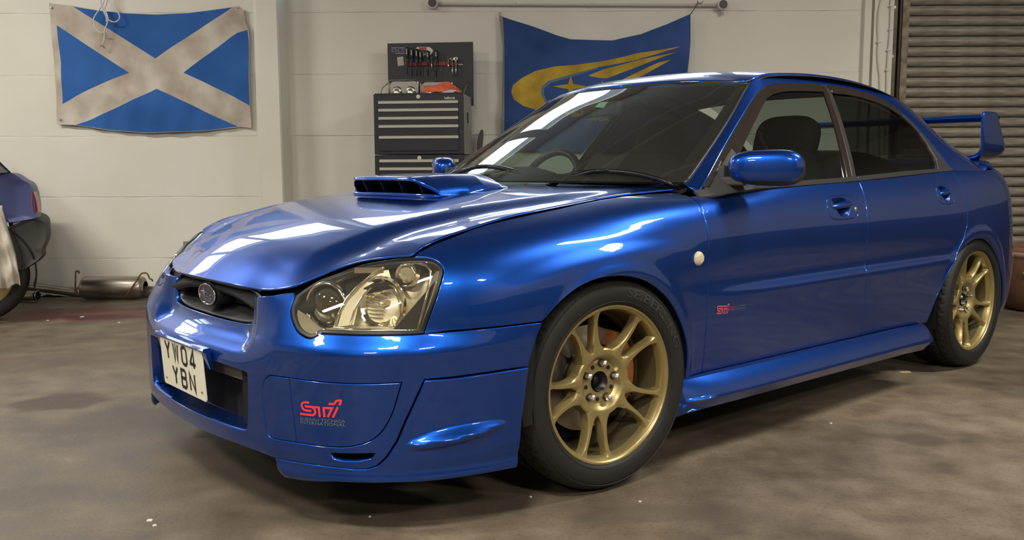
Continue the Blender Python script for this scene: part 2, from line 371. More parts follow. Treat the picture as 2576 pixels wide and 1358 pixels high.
# ---------- roof, screens, boot ----------
_rc=pchip([.92,.96,1.0,1.06,1.15,1.3,1.5,1.75,2.0,2.15,2.3,2.5,2.7,2.9],[1.285,1.310,1.326,1.343,1.360,1.374,1.381,1.376,1.355,1.332,1.285,1.203,1.110,1.005])
def roof(x,Y,extra=0.0):
    x=np.asarray(x,float); Y=np.asarray(Y,float); x,Y=np.broadcast_arrays(x,Y)
    xe=np.clip(x,1.07,3.0)
    Yt,zt=gt(xe); q=np.clip(np.abs(Y)/Yt,0,1.05)
    zc=_rc(x); zt=np.where(x<1.07,zt-(1.07-x)*.35,zt)
    z=zt+(zc-zt)*(1-q**2.4)
    return np.stack([x,-Y+0*x,z-extra],-1)
# ---------------------------------------------------------------- panels cut out of the body surfaces
def area2(P):
    P = np.asarray(P); return .5*np.sum(P[:, 0]*np.roll(P[:, 1], -1)-np.roll(P[:, 0], -1)*P[:, 1])
def resample(P, h, closed=True, keep=35):
    """points every h along the outline; corners sharper than keep degrees stay"""
    P = np.asarray(P, float)
    Q = np.vstack([P, P[:1]]) if closed else P
    out = []
    for a, b in zip(Q[:-1], Q[1:]):
        n = max(1, int(np.ceil(np.hypot(*(b-a))/h)))
        for k in range(n): out.append(a+(b-a)*k/n)
    if not closed: out.append(Q[-1])
    return np.array(out)
def smoothpoly(P, n=6, closed=True, corner=50):
    """catmull-rom through the traced points, breaking at sharp corners"""
    P = [np.array(p, float) for p in P]; L = len(P)
    def ang(i):
        if not closed and (i == 0 or i == L-1): return 180
        a = P[i]-P[i-1]; b = P[(i+1) % L]-P[i]
        return abs(math.degrees(math.atan2(a[0]*b[1]-a[1]*b[0], a@b)))
    sh = [ang(i) > corner for i in range(L)]; out = []
    for i in range(L if closed else L-1):
        p1, p2 = P[i], P[(i+1) % L]
        p0 = 2*p1-p2 if sh[i] else P[i-1]; p3 = 2*p2-p1 if sh[(i+1) % L] else P[(i+2) % L]
        for t in np.linspace(0, 1, n, endpoint=False):
            out.append(.5*((2*p1)+(-p0+p2)*t+(2*p0-5*p1+4*p2-p3)*t*t+(-p0+3*p1-3*p2+p3)*t**3))
    if not closed: out.append(P[-1])
    return np.array(out)
def inset(P, d, seam=None):
    P = np.asarray(P, float); a = np.roll(P, 1, 0); b = np.roll(P, -1, 0)
    def nn(v): return v/(np.linalg.norm(v, axis=1)[:, None]+1e-12)
    t1 = nn(P-a); t2 = nn(b-P); n1 = np.stack([-t1[:, 1], t1[:, 0]], 1); n2 = np.stack([-t2[:, 1], t2[:, 0]], 1)
    m = nn(n1+n2); k = 1/np.clip((m*n1).sum(1), .5, 1)
    Q = P+m*(d*k)[:, None] if area2(P) > 0 else P-m*(d*k)[:, None]
    if seam is not None:
        s_ = seam(P); Q[s_, 0] = P[s_, 0]
    return Q
def surf_frame(fn, U, V, flip=1, e=1.5e-3):
    n = np.cross(fn(U+e, V)-fn(U-e, V), fn(U, V+e)-fn(U, V-e))
    return flip*n/(np.linalg.norm(n, axis=1)[:, None]+1e-15)
def panel_data(fn, outer, holes=(), h=.014, lip=.011, rnd=.0022, flip=1, seam=None, jitter=False, lift=0.):
    """triangulated patch of fn over the outline, with a rounded turned-in edge of depth lip"""
    outer = resample(outer, h); holes = [resample(q, h*.8) for q in holes]
    if area2(outer) < 0: outer = outer[::-1]
    holes = [q[::-1] if area2(q) > 0 else q for q in holes]
    loops = [outer]+holes; ins = [inset(outer, rnd, seam)]+[_inset_hole(q, rnd) for q in holes]
    pts = np.vstack(ins); E = []; k = 0
    for q in ins:
        E += [(k+i, k+(i+1) % len(q)) for i in range(len(q))]; k += len(q)
    lo = ins[0].min(0); hi = ins[0].max(0)
    gx = np.arange(lo[0]+h*.5, hi[0], h); gy = np.arange(lo[1]+h*.5, hi[1], h)
    X, Y = np.meshgrid(gx, gy, indexing='ij'); X = X.ravel(); Y = Y.ravel()
    m = pinp_np(ins[0], X, Y)
    for q in ins[1:]: m &= ~pinp_np(q, X, Y)
    X, Y = X[m], Y[m]
    d2 = np.full(len(X), 9.)
    for i in range(0, len(pts), 200):
        d2 = np.minimum(d2, ((X[:, None]-pts[None, i:i+200, 0])**2+(Y[:, None]-pts[None, i:i+200, 1])**2).min(1))
    g = d2 > (h*.45)**2
    allp = np.vstack([pts, np.stack([X[g], Y[g]], 1)])
    vo, eo, fo, ov, _, _ = delaunay_2d_cdt([Vector(p) for p in allp], E, [], 1, 1e-8)
    vo = np.array([tuple(v) for v in vo]); F = np.array([tuple(t) for t in fo if len(t) == 3])
    cen = vo[F].mean(1); ok = pinp_np(ins[0], cen[:, 0], cen[:, 1])
    for q in ins[1:]: ok &= ~pinp_np(q, cen[:, 0], cen[:, 1])
    F = F[ok]
    mp = {}
    for i, l in enumerate(ov):
        for j in l: mp[j] = i
    n0 = surf_frame(fn, vo[:, 0], vo[:, 1], flip)
    P0 = fn(vo[:, 0], vo[:, 1])+n0*lift
    V = [P0]; NN = [n0]; FF = [tuple(t) for t in F] if flip == 1 else [tuple(t[::-1]) for t in F]
    base = len(P0); k = 0
    for q, qi in zip(loops, ins):
        L = len(q); n = surf_frame(fn, q[:, 0], q[:, 1], flip); Pq = fn(q[:, 0], q[:, 1])+n*lift; Pi = fn(qi[:, 0], qi[:, 1])+n*lift
        out = Pq-Pi; out /= (np.linalg.norm(out, axis=1)[:, None]+1e-12)
        B1 = Pq-n*rnd*.8; B2 = Pq-n*lip
        nb = n+out; nb /= np.linalg.norm(nb, axis=1)[:, None]
        V += [B1, B2]; NN += [nb, out]
        sm = seam(q) if seam is not None else np.zeros(L, bool)
        for i in range(L):
            j = (i+1) % L
            if sm[i] and sm[j]: continue
            a, b = mp.get(k+i), mp.get(k+j)
            if a is None or b is None: continue
            r1 = [(a, b, base+j, base+i)][0]; r2_ = (base+i, base+j, base+L+j, base+L+i)
            for rr in (r1, r2_):
                FF.append(rr[::-1] if flip == 1 else rr)
        base += 2*L; k += L
    return np.vstack(V), FF, np.vstack(NN)
def _inset_hole(q, d):
    return inset(q[::-1], -d)[::-1]
def mirror_y(V, F, n=None):
    V = np.array(V)*[1, -1, 1]; F = [tuple(t[::-1]) for t in F]
    return (V, F, None if n is None else np.array(n)*[1, -1, 1])
def panel(name, fn, outer, mat, parent, sides='L', **kw):
    V, F, n = panel_data(fn, outer, **kw)
    if sides == 'L': return mesh_obj(name, V, F, mat, parent, n)
    if sides == 'R': return mesh_obj(name, *mirror_y(V, F)[:2], mat, parent, mirror_y(V, F, n)[2])
    V2, F2, n2 = mirror_y(V, F, n); k = len(V)
    if sides == 'B':
        return mesh_obj(name, np.vstack([V, V2]), list(F)+[tuple(i+k for i in t) for t in F2], mat, parent, np.vstack([n, n2]))
    return mesh_obj(name, V, F, mat, parent, n), mesh_obj(name, V2, F2, mat, parent, n2)
def join_data(*ds):
    V = []; F = []; n = []; k = 0
    for (v, f_, m) in ds:
        V.append(v); n.append(m); F += [tuple(i+k for i in t) for t in f_]; k += len(v)
    return np.vstack(V), F, np.vstack(n)
def xr(fn, side_):    # mirrored surface function for the right-hand side
    if side_ > 0: return fn
    return lambda u, v, **k: fn(u, v, **k)*np.array([1, -1, 1])
# ---------------------------------------------------------------- room
WY = 6.87
def thin_glass_(name):
    m = bpy.data.materials.new(name); m.use_nodes = True; nt = m.node_tree; nt.nodes.clear(); out = nt.nodes.new('ShaderNodeOutputMaterial'); mix = nt.nodes.new('ShaderNodeMixShader'); tr = nt.nodes.new('ShaderNodeBsdfTransparent'); gl = nt.nodes.new('ShaderNodeBsdfGlossy')
    gl.inputs['Roughness'].default_value = .0; mix.inputs[0].default_value = .08; tr.inputs[0].default_value = (.93, .95, .95, 1)
    nt.links.new(tr.outputs[0], mix.inputs[1]); nt.links.new(gl.outputs[0], mix.inputs[2]); nt.links.new(mix.outputs[0], out.inputs[0]); return m
white = pbsdf('painted_concrete', (.72, .71, .64), .55)
_r, _n, _s_ = noise_mix(white, (.68, .665, .59), (.76, .755, .70), 1.1, 6, .3, .75, 'Object')
add_bump(white, 3.0, .25, .02, 8); add_bump(white, 45, .25, .002, 5)
conc = pbsdf('garage_floor_concrete', (.2, .17, .13), .55)
nt = conc.node_tree; b = nt.nodes['Principled BSDF']
r1, n1, src = noise_mix(conc, (.120, .098, .074), (.270, .225, .170), .9, 9, .30, .72, 'Object', inp=None, dist=.4)
r2_, n2_, _ = noise_mix(conc, (.45, .42, .40), (1.1, 1.08, 1.04), 6, 10, .25, .8, 'Object', inp=None)
r3_, n3_, _ = noise_mix(conc, (.5, .5, .5), (1, 1, 1), 90, 3, .30, .5, 'Object', inp=None)
mx = N(conc, 'ShaderNodeMix', data_type='RGBA', blend_type='MULTIPLY'); mx.inputs[0].default_value = 1
nt.links.new(r1.outputs[0], mx.inputs[6]); nt.links.new(r2_.outputs[0], mx.inputs[7])
mx2 = N(conc, 'ShaderNodeMix', data_type='RGBA', blend_type='MULTIPLY'); mx2.inputs[0].default_value = .55
nt.links.new(mx.outputs[2], mx2.inputs[6]); nt.links.new(r3_.outputs[0], mx2.inputs[7])
last = mx2.outputs[2]
# spills, stains, and last a broad dark patch under the car nose: (x, y, rx, ry, turn, colour, strength)
STAINS_AND_PATCH = [(-2.85, 5.95, .75, .36, 0, (.12, .040, .032), .95), (-2.75, 5.82, .34, .13, 0, (.06, .010, .010), 1.0), (-2.35, 6.15, .45, .12, 0, (.05, .04, .033), .6), (-1.9, 3.64, .24, .17, .3, (.07, .045, .030), .85), (-1.5, 3.35, .5, .22, .2, (.085, .065, .05), .6), (1.45, 3.08, .11, .10, 0, (.07, .055, .042), .7),
          (2.6, 3.9, .5, .14, .2, (.07, .055, .042), .6), (.4, 2.41, .30, .08, .1, (.08, .065, .05), .55), (-2.6, 4.4, 1.2, .25, .3, (.11, .075, .062), .5), (-1.45, 2.55, .2, .12, .2, (.07, .055, .042), .5), (-.6, 3.3, 1.6, 1.0, .7, (.08, .066, .052), .5)]
for (cx_, cy_, rx_, ry_, a_, col_, k_) in STAINS_AND_PATCH:
    tc_ = N(conc, 'ShaderNodeTexCoord'); mp = N(conc, 'ShaderNodeMapping', vector_type='TEXTURE'); mp.inputs['Location'].default_value = (cx_, cy_, 0); mp.inputs['Rotation'].default_value = (0, 0, a_); mp.inputs['Scale'].default_value = (rx_, ry_, 1)
    nz = N(conc, 'ShaderNodeTexNoise'); nz.inputs['Scale'].default_value = 7; nz.inputs['Detail'].default_value = 6
    ad = N(conc, 'ShaderNodeVectorMath', operation='LENGTH'); nt.links.new(tc_.outputs['Object'], mp.inputs[0]); nt.links.new(tc_.outputs['Object'], nz.inputs['Vector']); nt.links.new(mp.outputs[0], ad.inputs[0])
    ma = N(conc, 'ShaderNodeMath', operation='MULTIPLY_ADD'); ma.inputs[1].default_value = 1.1; ma.inputs[2].default_value = -.55; nt.links.new(nz.outputs['Fac'], ma.inputs[0])
    su = N(conc, 'ShaderNodeMath', operation='ADD'); nt.links.new(ad.outputs['Value'], su.inputs[0]); nt.links.new(ma.outputs[0], su.inputs[1])
    rm = N(conc, 'ShaderNodeMapRange', interpolation_type='SMOOTHSTEP'); rm.inputs['From Min'].default_value = 1.05; rm.inputs['From Max'].default_value = .55; rm.inputs['To Min'].default_value = 0; rm.inputs['To Max'].default_value = k_
    nt.links.new(su.outputs[0], rm.inputs['Value'])
    mi = N(conc, 'ShaderNodeMix', data_type='RGBA'); nt.links.new(rm.outputs[0], mi.inputs[0]); nt.links.new(last, mi.inputs[6]); mi.inputs[7].default_value = (*col_, 1); last = mi.outputs[2]
nt.links.new(last, b.inputs['Base Color'])
rr_ = N(conc, 'ShaderNodeMapRange'); rr_.inputs['To Min'].default_value = .38; rr_.inputs['To Max'].default_value = .70; nt.links.new(n2_.outputs['Fac'], rr_.inputs['Value']); nt.links.new(rr_.outputs[0], b.inputs['Roughness'])
add_bump(conc, 70, .35, .003, 4); add_bump(conc, 5, .25, .01, 6)
dark_metal = pbsdf('dark_painted_steel', (.11, .09, .072), .5, .2); noise_mix(dark_metal, (.08, .064, .052), (.18, .15, .12), 9, 6)
glaze = None

X0, X1, Y0 = -8.4, 6.2, -4.6
def slab(name, x0, x1, y0, y1, z0, z1, mat, kind='structure'):
    return tag(MB().box(((x0+x1)/2, (y0+y1)/2, (z0+z1)/2), (x1-x0, y1-y0, z1-z0)).build(name, mat), kind=kind)
floor = slab('floor', X0-.3, X1+.3, Y0-.3, WY+.9, -.12, 0, conc)
ceil_m = pbsdf('ceiling_sheet', (.20, .195, .18), .7)
slab('ceiling', X0-.3, X1+.3, Y0-.3, WY+.9, CEIL, CEIL+.1, ceil_m)
slab('wall_left', X0-.3, X0, Y0, WY, 0, CEIL, white)
slab('wall_right', X1, X1+.3, Y0, WY+.9, 0, CEIL, pbsdf('side_wall_paint', (.42, .40, .35), .6))
slab('trim_8', X1-.02, X1, Y0, WY+.3, 0, .95, pbsdf('dado_brown_paint', (.07, .05, .04), .5))
brickish = pbsdf('near_wall_paint', (.14, .105, .08), .6)
slab('wall_front', X0, X1, Y0-.3, Y0, 0, CEIL, brickish)
# the far wall: precast panels slotted between posts, a row of windows above them
wall = empty('wall_back', (0, WY, 0)); tag(wall, kind='structure')
BZ = [0, .285, .757, 1.214, 1.67, 2.125, 2.34]     # joints between the courses
BAYS = [(X0, -6.42), (-6.2, -1.885), (-1.685, 2.70)]
for (a, b_) in BAYS:
    for z0, z1 in zip(BZ[:-1], BZ[1:]):
        m = MB(); dx = random.uniform(-.002, .002)
        nx_ = max(2, int((b_-a)/.12)); V = []; F = []
        # front face as a grid, its edges broken back so the joint reads
        xs_ = np.linspace(a, b_, nx_+1); zs_ = [z0, z0+.002, z0+.007, (z0+z1)/2, z1-.007, z1-.002, z1]
        for j, z in enumerate(zs_):
            for i, x in enumerate(xs_):
                y = [.0042, .0008, 0, 0, 0, .0008, .0042][j]*random.choice((.25, .6, 1, 1))+(random.uniform(-.001, .002) if j in (1, 5) else 0)
                zz = z+(random.uniform(-.0025, .0025) if j in (1, 5) else 0)
                V.append((x, y+dx, zz))
        k = nx_+1
        for j in range(len(zs_)-1):
            for i in range(nx_): F.append((j*k+i, j*k+i+1, (j+1)*k+i+1, (j+1)*k+i))
        m.add(V, F); m.box(((a+b_)/2, .07, (z0+z1)/2), (b_-a, .115, z1-z0-.001))
        o = m.build('concrete_panel', white, wall)
for i, dx in enumerate((0, -4.52)):
    p = [(-1.925+dx, WY+.02), (-1.905+dx, WY-.03), (-1.872+dx, WY-.19), (-1.845+dx, WY-.21), (-1.700+dx, WY-.21), (-1.690+dx, WY-.20), (-1.672+dx, WY-.012), (-1.655+dx, WY+.02), (-1.655+dx, WY+.2), (-1.925+dx, WY+.2)]
    V = [(x, y, z) for z in (0, CEIL) for x, y in p]; n = len(p)
    m = MB().add(V, [(i_, (i_+1) % n, n+(i_+1) % n, n+i_) for i_ in range(n)])
    tag(m.build('trim_%d' % (i+1), white), kind='structure')
# right-hand pier with cable and door frame
tag(MB().box((2.77, WY+.06, CEIL/2), (.145, .22, CEIL)).build('trim_3', white), kind='structure')
tag(MB().box((2.652, WY+.0, CEIL/2), (.05, .10, CEIL)).build('trim_4', white), kind='structure')
# windows above the panels, sky behind them
fr_m = pbsdf('white_window_frame', (.62, .61, .57), .45)
WZ0, WZ1 = 2.34, 3.22
k = 0
for (a, b_, n) in [(X0, -6.42, 2), (-6.2, -1.885, 4), (-1.685, 2.70, 4)]:
    w = (b_-a)/n
    for i in range(n):
        k += 1; x0, x1 = a+i*w, a+(i+1)*w
        root = empty('window_%d' % k, ((x0+x1)/2, WY+.05, WZ0)); tag(root, kind='structure')
        hw = (x1-x0)/2; H = WZ1-WZ0; m = MB()
        for (cx_, cz_, sx__, sz_) in [(-hw+.035, H/2, .07, H), (hw-.035, H/2, .07, H), (0, .025, 2*hw-.14, .05), (0, H-.025, 2*hw-.14, .05)]:
            m.box((cx_, .03, cz_), (sx__, .06, sz_))
        m.build('window_frame', fr_m, root)
        MB().box((0, .03, H/2), (2*hw-.14, .004, H-.1)).build('pane', thin_glass_('window_pane_glass') if 'window_pane_glass' not in bpy.data.materials else bpy.data.materials['window_pane_glass'], root)
slab('trim_5', X0, 2.845, WY+.02, WY+.2, WZ1, CEIL, white)
# ------------- roller shutter
shm = pbsdf('shutter_slat_steel', (.28, .26, .215), .45, .3); noise_mix(shm, (.20, .185, .155), (.42, .39, .33), 7, 8, .3, .7, 'Object', stretch=(1, 1, 6)); add_bump(shm, 25, .2, .002)
sh = empty('roller_shutter', (2.98, WY+.22, 0), 0, 'grey steel roller shutter door of ribbed slats closing the doorway at right', 'shutter')
pitch = .0775; x_l, x_r = 0, 3.1; zz = .34
PR = [(.0, .034), (.0035, .012), (.009, .001), (.020, -.008), (.038, -.013), (.055, -.010), (.067, -.002), (.0725, .004), (.0740, .020), (pitch, .034)]
slat_me = None; z = zz; i = 0
while z < CEIL:
    if slat_me is None:
        V = [(x, y, h_) for x in (x_l, x_r) for (h_, y) in PR]; n = len(PR)
        V += [(x, y+.003, h_) for x in (x_l, x_r) for (h_, y) in PR]
        F = [(q, n+q, n+q+1, q+1) for q in range(n-1)]+[(2*n+q, 2*n+q+1, 3*n+q+1, 3*n+q) for q in range(n-1)]
        o = mesh_obj('slat', V, F, shm, sh, smooth=True); slat_me = o.data
    else:
        o = bpy.data.objects.new('slat', slat_me); C.objects.link(o); o.parent = sh
    o.location = (random.uniform(-.002, .002), random.uniform(-.0015, .0015), z); z += pitch
MB().box((1.55, .01, .17), (3.1, .03, .33)).build('bottom_rail', pbsdf('sill_board', (.32, .20, .11), .6), sh)
gd = empty('shutter_guide_rail', (2.93, WY+.1, 0), 0, 'dark steel guide rail at the left edge of the roller shutter', 'rail')
MB().box((-.055, -.03, CEIL/2), (.05, .10, CEIL)).build('channel', dark_metal, gd)
MB().box((-.018, -.045, CEIL/2), (.014, .13, CEIL)).build('flange', pbsdf('near_black_steel', (.03, .024, .02), .5), gd)
for q in range(9): MB().lathe([(0, -.083), (.010, -.083), (.010, -.078)], (-.055, 0, .35+q*.36), 'y', 10).build('bolt', steel, gd)
rend = pbsdf('bare_render', (.23, .19, .13), .85); noise_mix(rend, (.15, .12, .085), (.33, .28, .20), 14, 8); add_bump(rend, 40, .7, .01)
m = MB(); V = []; nz_ = 70
for j in range(nz_+1):
    z = CEIL*j/nz_
    for (x, y) in [(2.925, WY+.02), (2.925, WY-.012), (2.975, WY-.012+random.uniform(-.004, .004)), (2.992+random.uniform(-.006, .006), WY+.10), (2.992, WY+.26)]: V.append((x, y, z))
tag(m.add(V, [(j*5+i, j*5+i+1, (j+1)*5+i+1, (j+1)*5+i) for j in range(nz_) for i in range(4)]).build('trim_6', rend), kind='structure')
slab('trim_7', 2.85, X1, WY+.3, WY+.45, 0, CEIL, dark_metal)

# pale service pipes under the ceiling, mirrored in the windscreen
for i, (y, z, r_) in enumerate(((4.55, CEIL-.09, .022), (4.95, CEIL-.07, .014), (3.85, CEIL-.08, .018))):
    o = empty('ceiling_pipe', (X0, y, z), 0, ('thick', 'thin', 'near')[i]+' pale service pipe running along under the ceiling', 'pipe')
    MB().tube([(0, 0, 0), (X1-X0, 0, 0)], r_, 10).build('tube', fr_m, o, smooth=True)
# ---------------------------------------------------------------- the blue saloon
def thin_glass(name, tint, rough=0.0, f0=.04, boost=1.0, haze=0.):
    m = bpy.data.materials.new(name); m.use_nodes = True; nt = m.node_tree; nt.nodes.clear()
    out = nt.nodes.new('ShaderNodeOutputMaterial'); mix = nt.nodes.new('ShaderNodeMixShader'); tr = nt.nodes.new('ShaderNodeBsdfTransparent'); gl = nt.nodes.new('ShaderNodeBsdfGlossy')
    lw = nt.nodes.new('ShaderNodeLayerWeight'); lw.inputs['Blend'].default_value = .5; fr = nt.nodes.new('ShaderNodeMath'); fr.operation = 'POWER'; fr.inputs[1].default_value = 4.2; nt.links.new(lw.outputs['Facing'], fr.inputs[0]); ml = nt.nodes.new('ShaderNodeMath'); ml.operation = 'MULTIPLY_ADD'; ml.inputs[1].default_value = .9; ml.inputs[2].default_value = .075*boost; ml.use_clamp = True
    tr.inputs[0].default_value = (*tint, 1); gl.inputs['Roughness'].default_value = rough
    nt.links.new(fr.outputs[0], ml.inputs[0]); nt.links.new(ml.outputs[0], mix.inputs[0]); nt.links.new(tr.outputs[0], mix.inputs[1]); nt.links.new(gl.outputs[0], mix.inputs[2])
    last = mix
    if haze:
        df = nt.nodes.new('ShaderNodeBsdfDiffuse'); df.inputs[0].default_value = (.5, .48, .42, 1); m2 = nt.nodes.new('ShaderNodeMixShader'); m2.inputs[0].default_value = haze
        nt.links.new(mix.outputs[0], m2.inputs[1]); nt.links.new(df.outputs[0], m2.inputs[2]); last = m2
    nt.links.new(last.outputs[0], out.inputs[0]); return m
wglass = thin_glass('windscreen_glass', (.72, .84, .77), haze=.032)
sglass = thin_glass('side_window_glass', (.50, .60, .54), haze=.008)
rglass = thin_glass('tinted_rear_glass', (.075, .08, .08))
lensm = thin_glass('headlight_lens', (.95, .92, .80), haze=.035)
lens2 = thin_glass('projector_lens', (.9, .9, .86), boost=1.6)
cw = lambda P: Vector(P)
CARLOC = (-.259, 3.232, 0); CARYAW = math.radians(40.762)
car = empty('car', CARLOC, CARYAW, 'blue four-door saloon with gold wheels, bonnet scoop and tall rear wing on the concrete floor', 'car')

HEADL = [(0.5012,0.6274),(0.504,0.6001),(0.5174,0.5767),(0.5398,0.5541),(0.5627,0.5413),(0.5885,0.5346),(0.6045,0.536),(0.6188,0.5429),(0.634,0.5469),(0.7423,0.5468),(0.8231,0.5472),(0.8837,0.5477),(0.9056,0.5488),(0.9229,0.5924),(0.9428,0.6394),(0.9616,0.6859),(0.9675,0.7024),(0.9641,0.7149),(0.9532,0.7238),(0.9325,0.7291),(0.8998,0.7296),(0.8473,0.7271),(0.7911,0.721),(0.7082,0.7089),(0.6228,0.6879),(0.5562,0.6691),(0.5206,0.6453)]
ARCH_F = [(1.2525,0.5500),(1.2994,0.5876),(1.342,0.6143),(1.3867,0.6347),(1.4472,0.6499),(1.5116,0.6526),(1.581,0.6468),(1.6535,0.6289),(1.7101,0.6034),(1.7694,0.5636),(1.817,0.5149),(1.8582,0.4531),(1.8880,0.3900),(1.9020,0.3228),(1.9060,0.262)]
ARCH_R = [(3.618,0.262),(3.632,0.30),(3.6700,0.3801),(3.7253,0.4623),(3.7906,0.5309),(3.8705,0.5830),(3.9521,0.614),(4.0288,0.6256),(4.1209,0.615),(4.2084,0.5797),(4.2895,0.5235),(4.3542,0.4498),(4.3963,0.3612),(4.412,.27)]
UGAP = [(0.9056,0.5488),(0.9724,0.549),(1.0476,0.5498),(1.141,0.5496),(1.2525,0.5487)]
LOWTOP = [(0.9029,0.4293),(0.9776,0.4304),(1.0433,0.4321),(1.1258,0.4329),(1.2016,0.4329)]
JOINT = [(0.4708,0.2004),(0.5112,0.2004),(0.5657,0.2014),(0.617,0.2032),(0.6743,0.2021),(0.7171,0.1995),(0.7539,0.2014),(0.7802,0.2108),(0.8033,0.2324),(0.8322,0.2754),(0.853,0.3242),(0.8737,0.3664),(0.8904,0.4013),(0.9029,0.4293)]
LIPBOT = [(1.1624,0.1618),(1.0433,0.1650),(0.9334,0.1650),(0.83,0.1677),(0.6731,0.1662),(0.5565,0.153),(0.4973,0.1500),(0.4778,0.1755)]
FOG = [(0.4773,0.4236),(0.4619,0.4196),(0.4435,0.4043),(0.437,0.3765),(0.4371,0.3496),(0.4429,0.3074),(0.4505,0.2708),(0.4657,0.2572),(0.5523,0.2572),(0.6098,0.2574),(0.678,0.2583),(0.7205,0.2635),(0.7619,0.277),(0.7927,0.302),(0.8186,0.3459),(0.8344,0.3937),(0.844,0.4252),(0.7953,0.4236),(0.7348,0.4224),(0.6611,0.4226),(0.5913,0.4234),(0.5353,0.4238)]
SLOT = [(0.6533,0.2408),(0.7764,0.245),(0.7658,0.2292),(0.7294,0.2207),(0.687,0.2197),(0.6634,0.2245)]
LOWG = [(0.0,.4262),(0.1804,0.4258),(0.2722,0.4255),(0.3417,0.4223),(0.3671,0.4186),(0.3717,0.4091),(0.3696,0.3498),(0.3628,0.2716),(0.3509,0.2573),(0.3202,0.2537),(0.2356,0.2518),(0.1395,0.2511),(0.0,.2505)]
DG = [(1.992,.868),(1.987,.80),(1.984,.70),(1.984,.55),(1.987,.40),(1.996,.272)]
DS = [(3.030,.9065),(3.018,.85),(3.006,.75),(3.006,.62),(3.012,.50),(3.022,.38),(3.032,.273)]
RD = [(3.880,.942),(3.905,.90),(3.917,.85),(3.922,.77),(3.915,.69),(3.885,.635),(3.82,.565),(3.735,.482),(3.668,.39),(3.630,.31),(3.612,.270)]
g_ = .0022   # half of a panel gap
def sh(P, ds=0, dz=0): return [(a+ds, b+dz) for a, b in P]
seam0 = lambda P: P[:, 0] < 1e-6
headl = [tuple(p) for p in smoothpoly(HEADL, 5)]
gapHB = inset(np.array(headl)[::1], -.006) if area2(headl) > 0 else inset(np.array(headl), -.006)
def hl_part(i0, i1, d):     # a run of the headlight outline pushed outward by d
    P = inset(np.array(headl), -d); n = 5
    a, b = i0*n, i1*n
    idx = list(range(a, b+1)) if b >= a else list(range(a, len(P)))+list(range(0, b+1))
    return [tuple(P[i % len(P)]) for i in idx]
# --- front bumper: centre bar, nose beside the grille, strip under the headlight
GRILLTOP = [(0, .527), (.15, .527), (.25, .529), (.286, .533), (.300, .545), (.304, .57), (.306, .632)]
bump = GRILLTOP[:-1]+[(.306, .612), (.36, .617), (.41, .623), (.452, .632), (.485, .636)]+hl_part(0, 12, .0035)+[(a, b-g_) for a, b in UGAP[1:]]
bump += [(1.2360, .52), (1.2221, 0.4929), (1.2080, .455), (1.2016, 0.4352)]+[(a, b+.003) for a, b in LOWTOP[::-1]][1:]
bump += [(a-.003, b+.0005) for a, b in JOINT[::-1]][1:]+[(.468, .199), (.40, .206), (.30, .209), (.15, .205), (0, .204)]
fog_o = [tuple(p) for p in smoothpoly(FOG, 3)]
V, F, n = panel_data(ring, bump, holes=[inset(fog_o, -.0025), SLOT], h=.011, seam=seam0, lip=.016)
# the low grille opening shares the centre line, so it is cut as part of the outline
lowg = [tuple(p) for p in smoothpoly(LOWG, 4, closed=False)]
i0 = len(bump)-1
bump2 = bump+lowg[::-1][0:]
V, F, n = panel_data(ring, bump+[(0, .2505)]+[tuple(p) for p in smoothpoly(LOWG[::-1], 4, closed=False)][1:], holes=[inset(fog_o, -.0025), SLOT], h=.011, seam=seam0, lip=.016)
V2, F2, n2 = mirror_y(V, F, n); k = len(V)
fb = mesh_obj('front_bumper', np.vstack([V, V2]), list(F)+[tuple(i+k for i in t) for t in F2], paint, car, np.vstack([n, n2]))
corner = [(a+.002, b-.001) for a, b in JOINT]+[(a, b-.003) for a, b in LOWTOP[1:]]+[(1.1944, .3939), (1.1781, .2872), (1.1682, .1650)]+LIPBOT
cm = panel('bumper_corner', ring, [tuple(p) for p in corner], paint, car, 'P', h=.008, lip=.02, lift=.003)
fogs = [i for i in range(len(FOG))]
small_ = [(0.5340, 0.4238), (0.5372, 0.3738), (0.5460, 0.3064), (0.5505, 0.2572)]
fg1 = FOG[0:8]+small_[::-1]; fg2 = [(a+.0030, b) for a, b in small_[::-1]]
fogL = []
for nm, ol in (('fog_light_cover', FOG[9:]+[(a+.0028, b) for a, b in small_]+[]), ('cover_end_piece', FOG[0:8]+small_[::-1])):
    ol2 = [tuple(p) for p in smoothpoly(ol, 3)]
    fogL.append(panel(nm, ring, ol2, paint, car, 'P', h=.012, lip=.012))
# inner liners behind the openings
def ring_in(d): return lambda s, z: ring(s, z, d)
liner = panel('bumper_liner', ring_in(.075), [(0, .215), (1.14, .215), (1.14, .43), (1.14, .53), (.9, .53), (.5, .50), (0, .475)], void, car, 'B', h=.03, seam=seam0, lip=.002)
bar = panel('crash_bar', ring_in(.052), [(0, .372), (.372, .372), (.372, .435), (0, .435)], pbsdf('crash_bar_grey', (.15, .15, .14), .6), car, 'B', h=.02, seam=seam0, lip=.03)
tray = panel('opening_floor', lambda s, t: ring(s, np.full(np.shape(s), .2512)+.0*t, t), [(0, .002), (.355, .002), (.355, .075), (0, .075)], paint, car, 'B', h=.015, seam=seam0, lip=.002, flip=-1)
for o in (tray,): pass
sv = np.linspace(.02, .08, 6)
for sg in (1, -1):
    V = []; Z = np.linspace(.256, .42, 8)
    for d in sv:
        for z in Z:
            p = ring(np.interp(z, [.27, .41], [.3635, .3715])+0*d, z, d-.018); V.append((p[0], sg*p[1], p[2]))
    F = [(i*8+j, i*8+j+1, (i+1)*8+j+1, (i+1)*8+j) for i in range(5) for j in range(7)]
    MB().add(V, F if sg > 0 else [t[::-1] for t in F]).build('opening_side', paint, car, smooth=True)
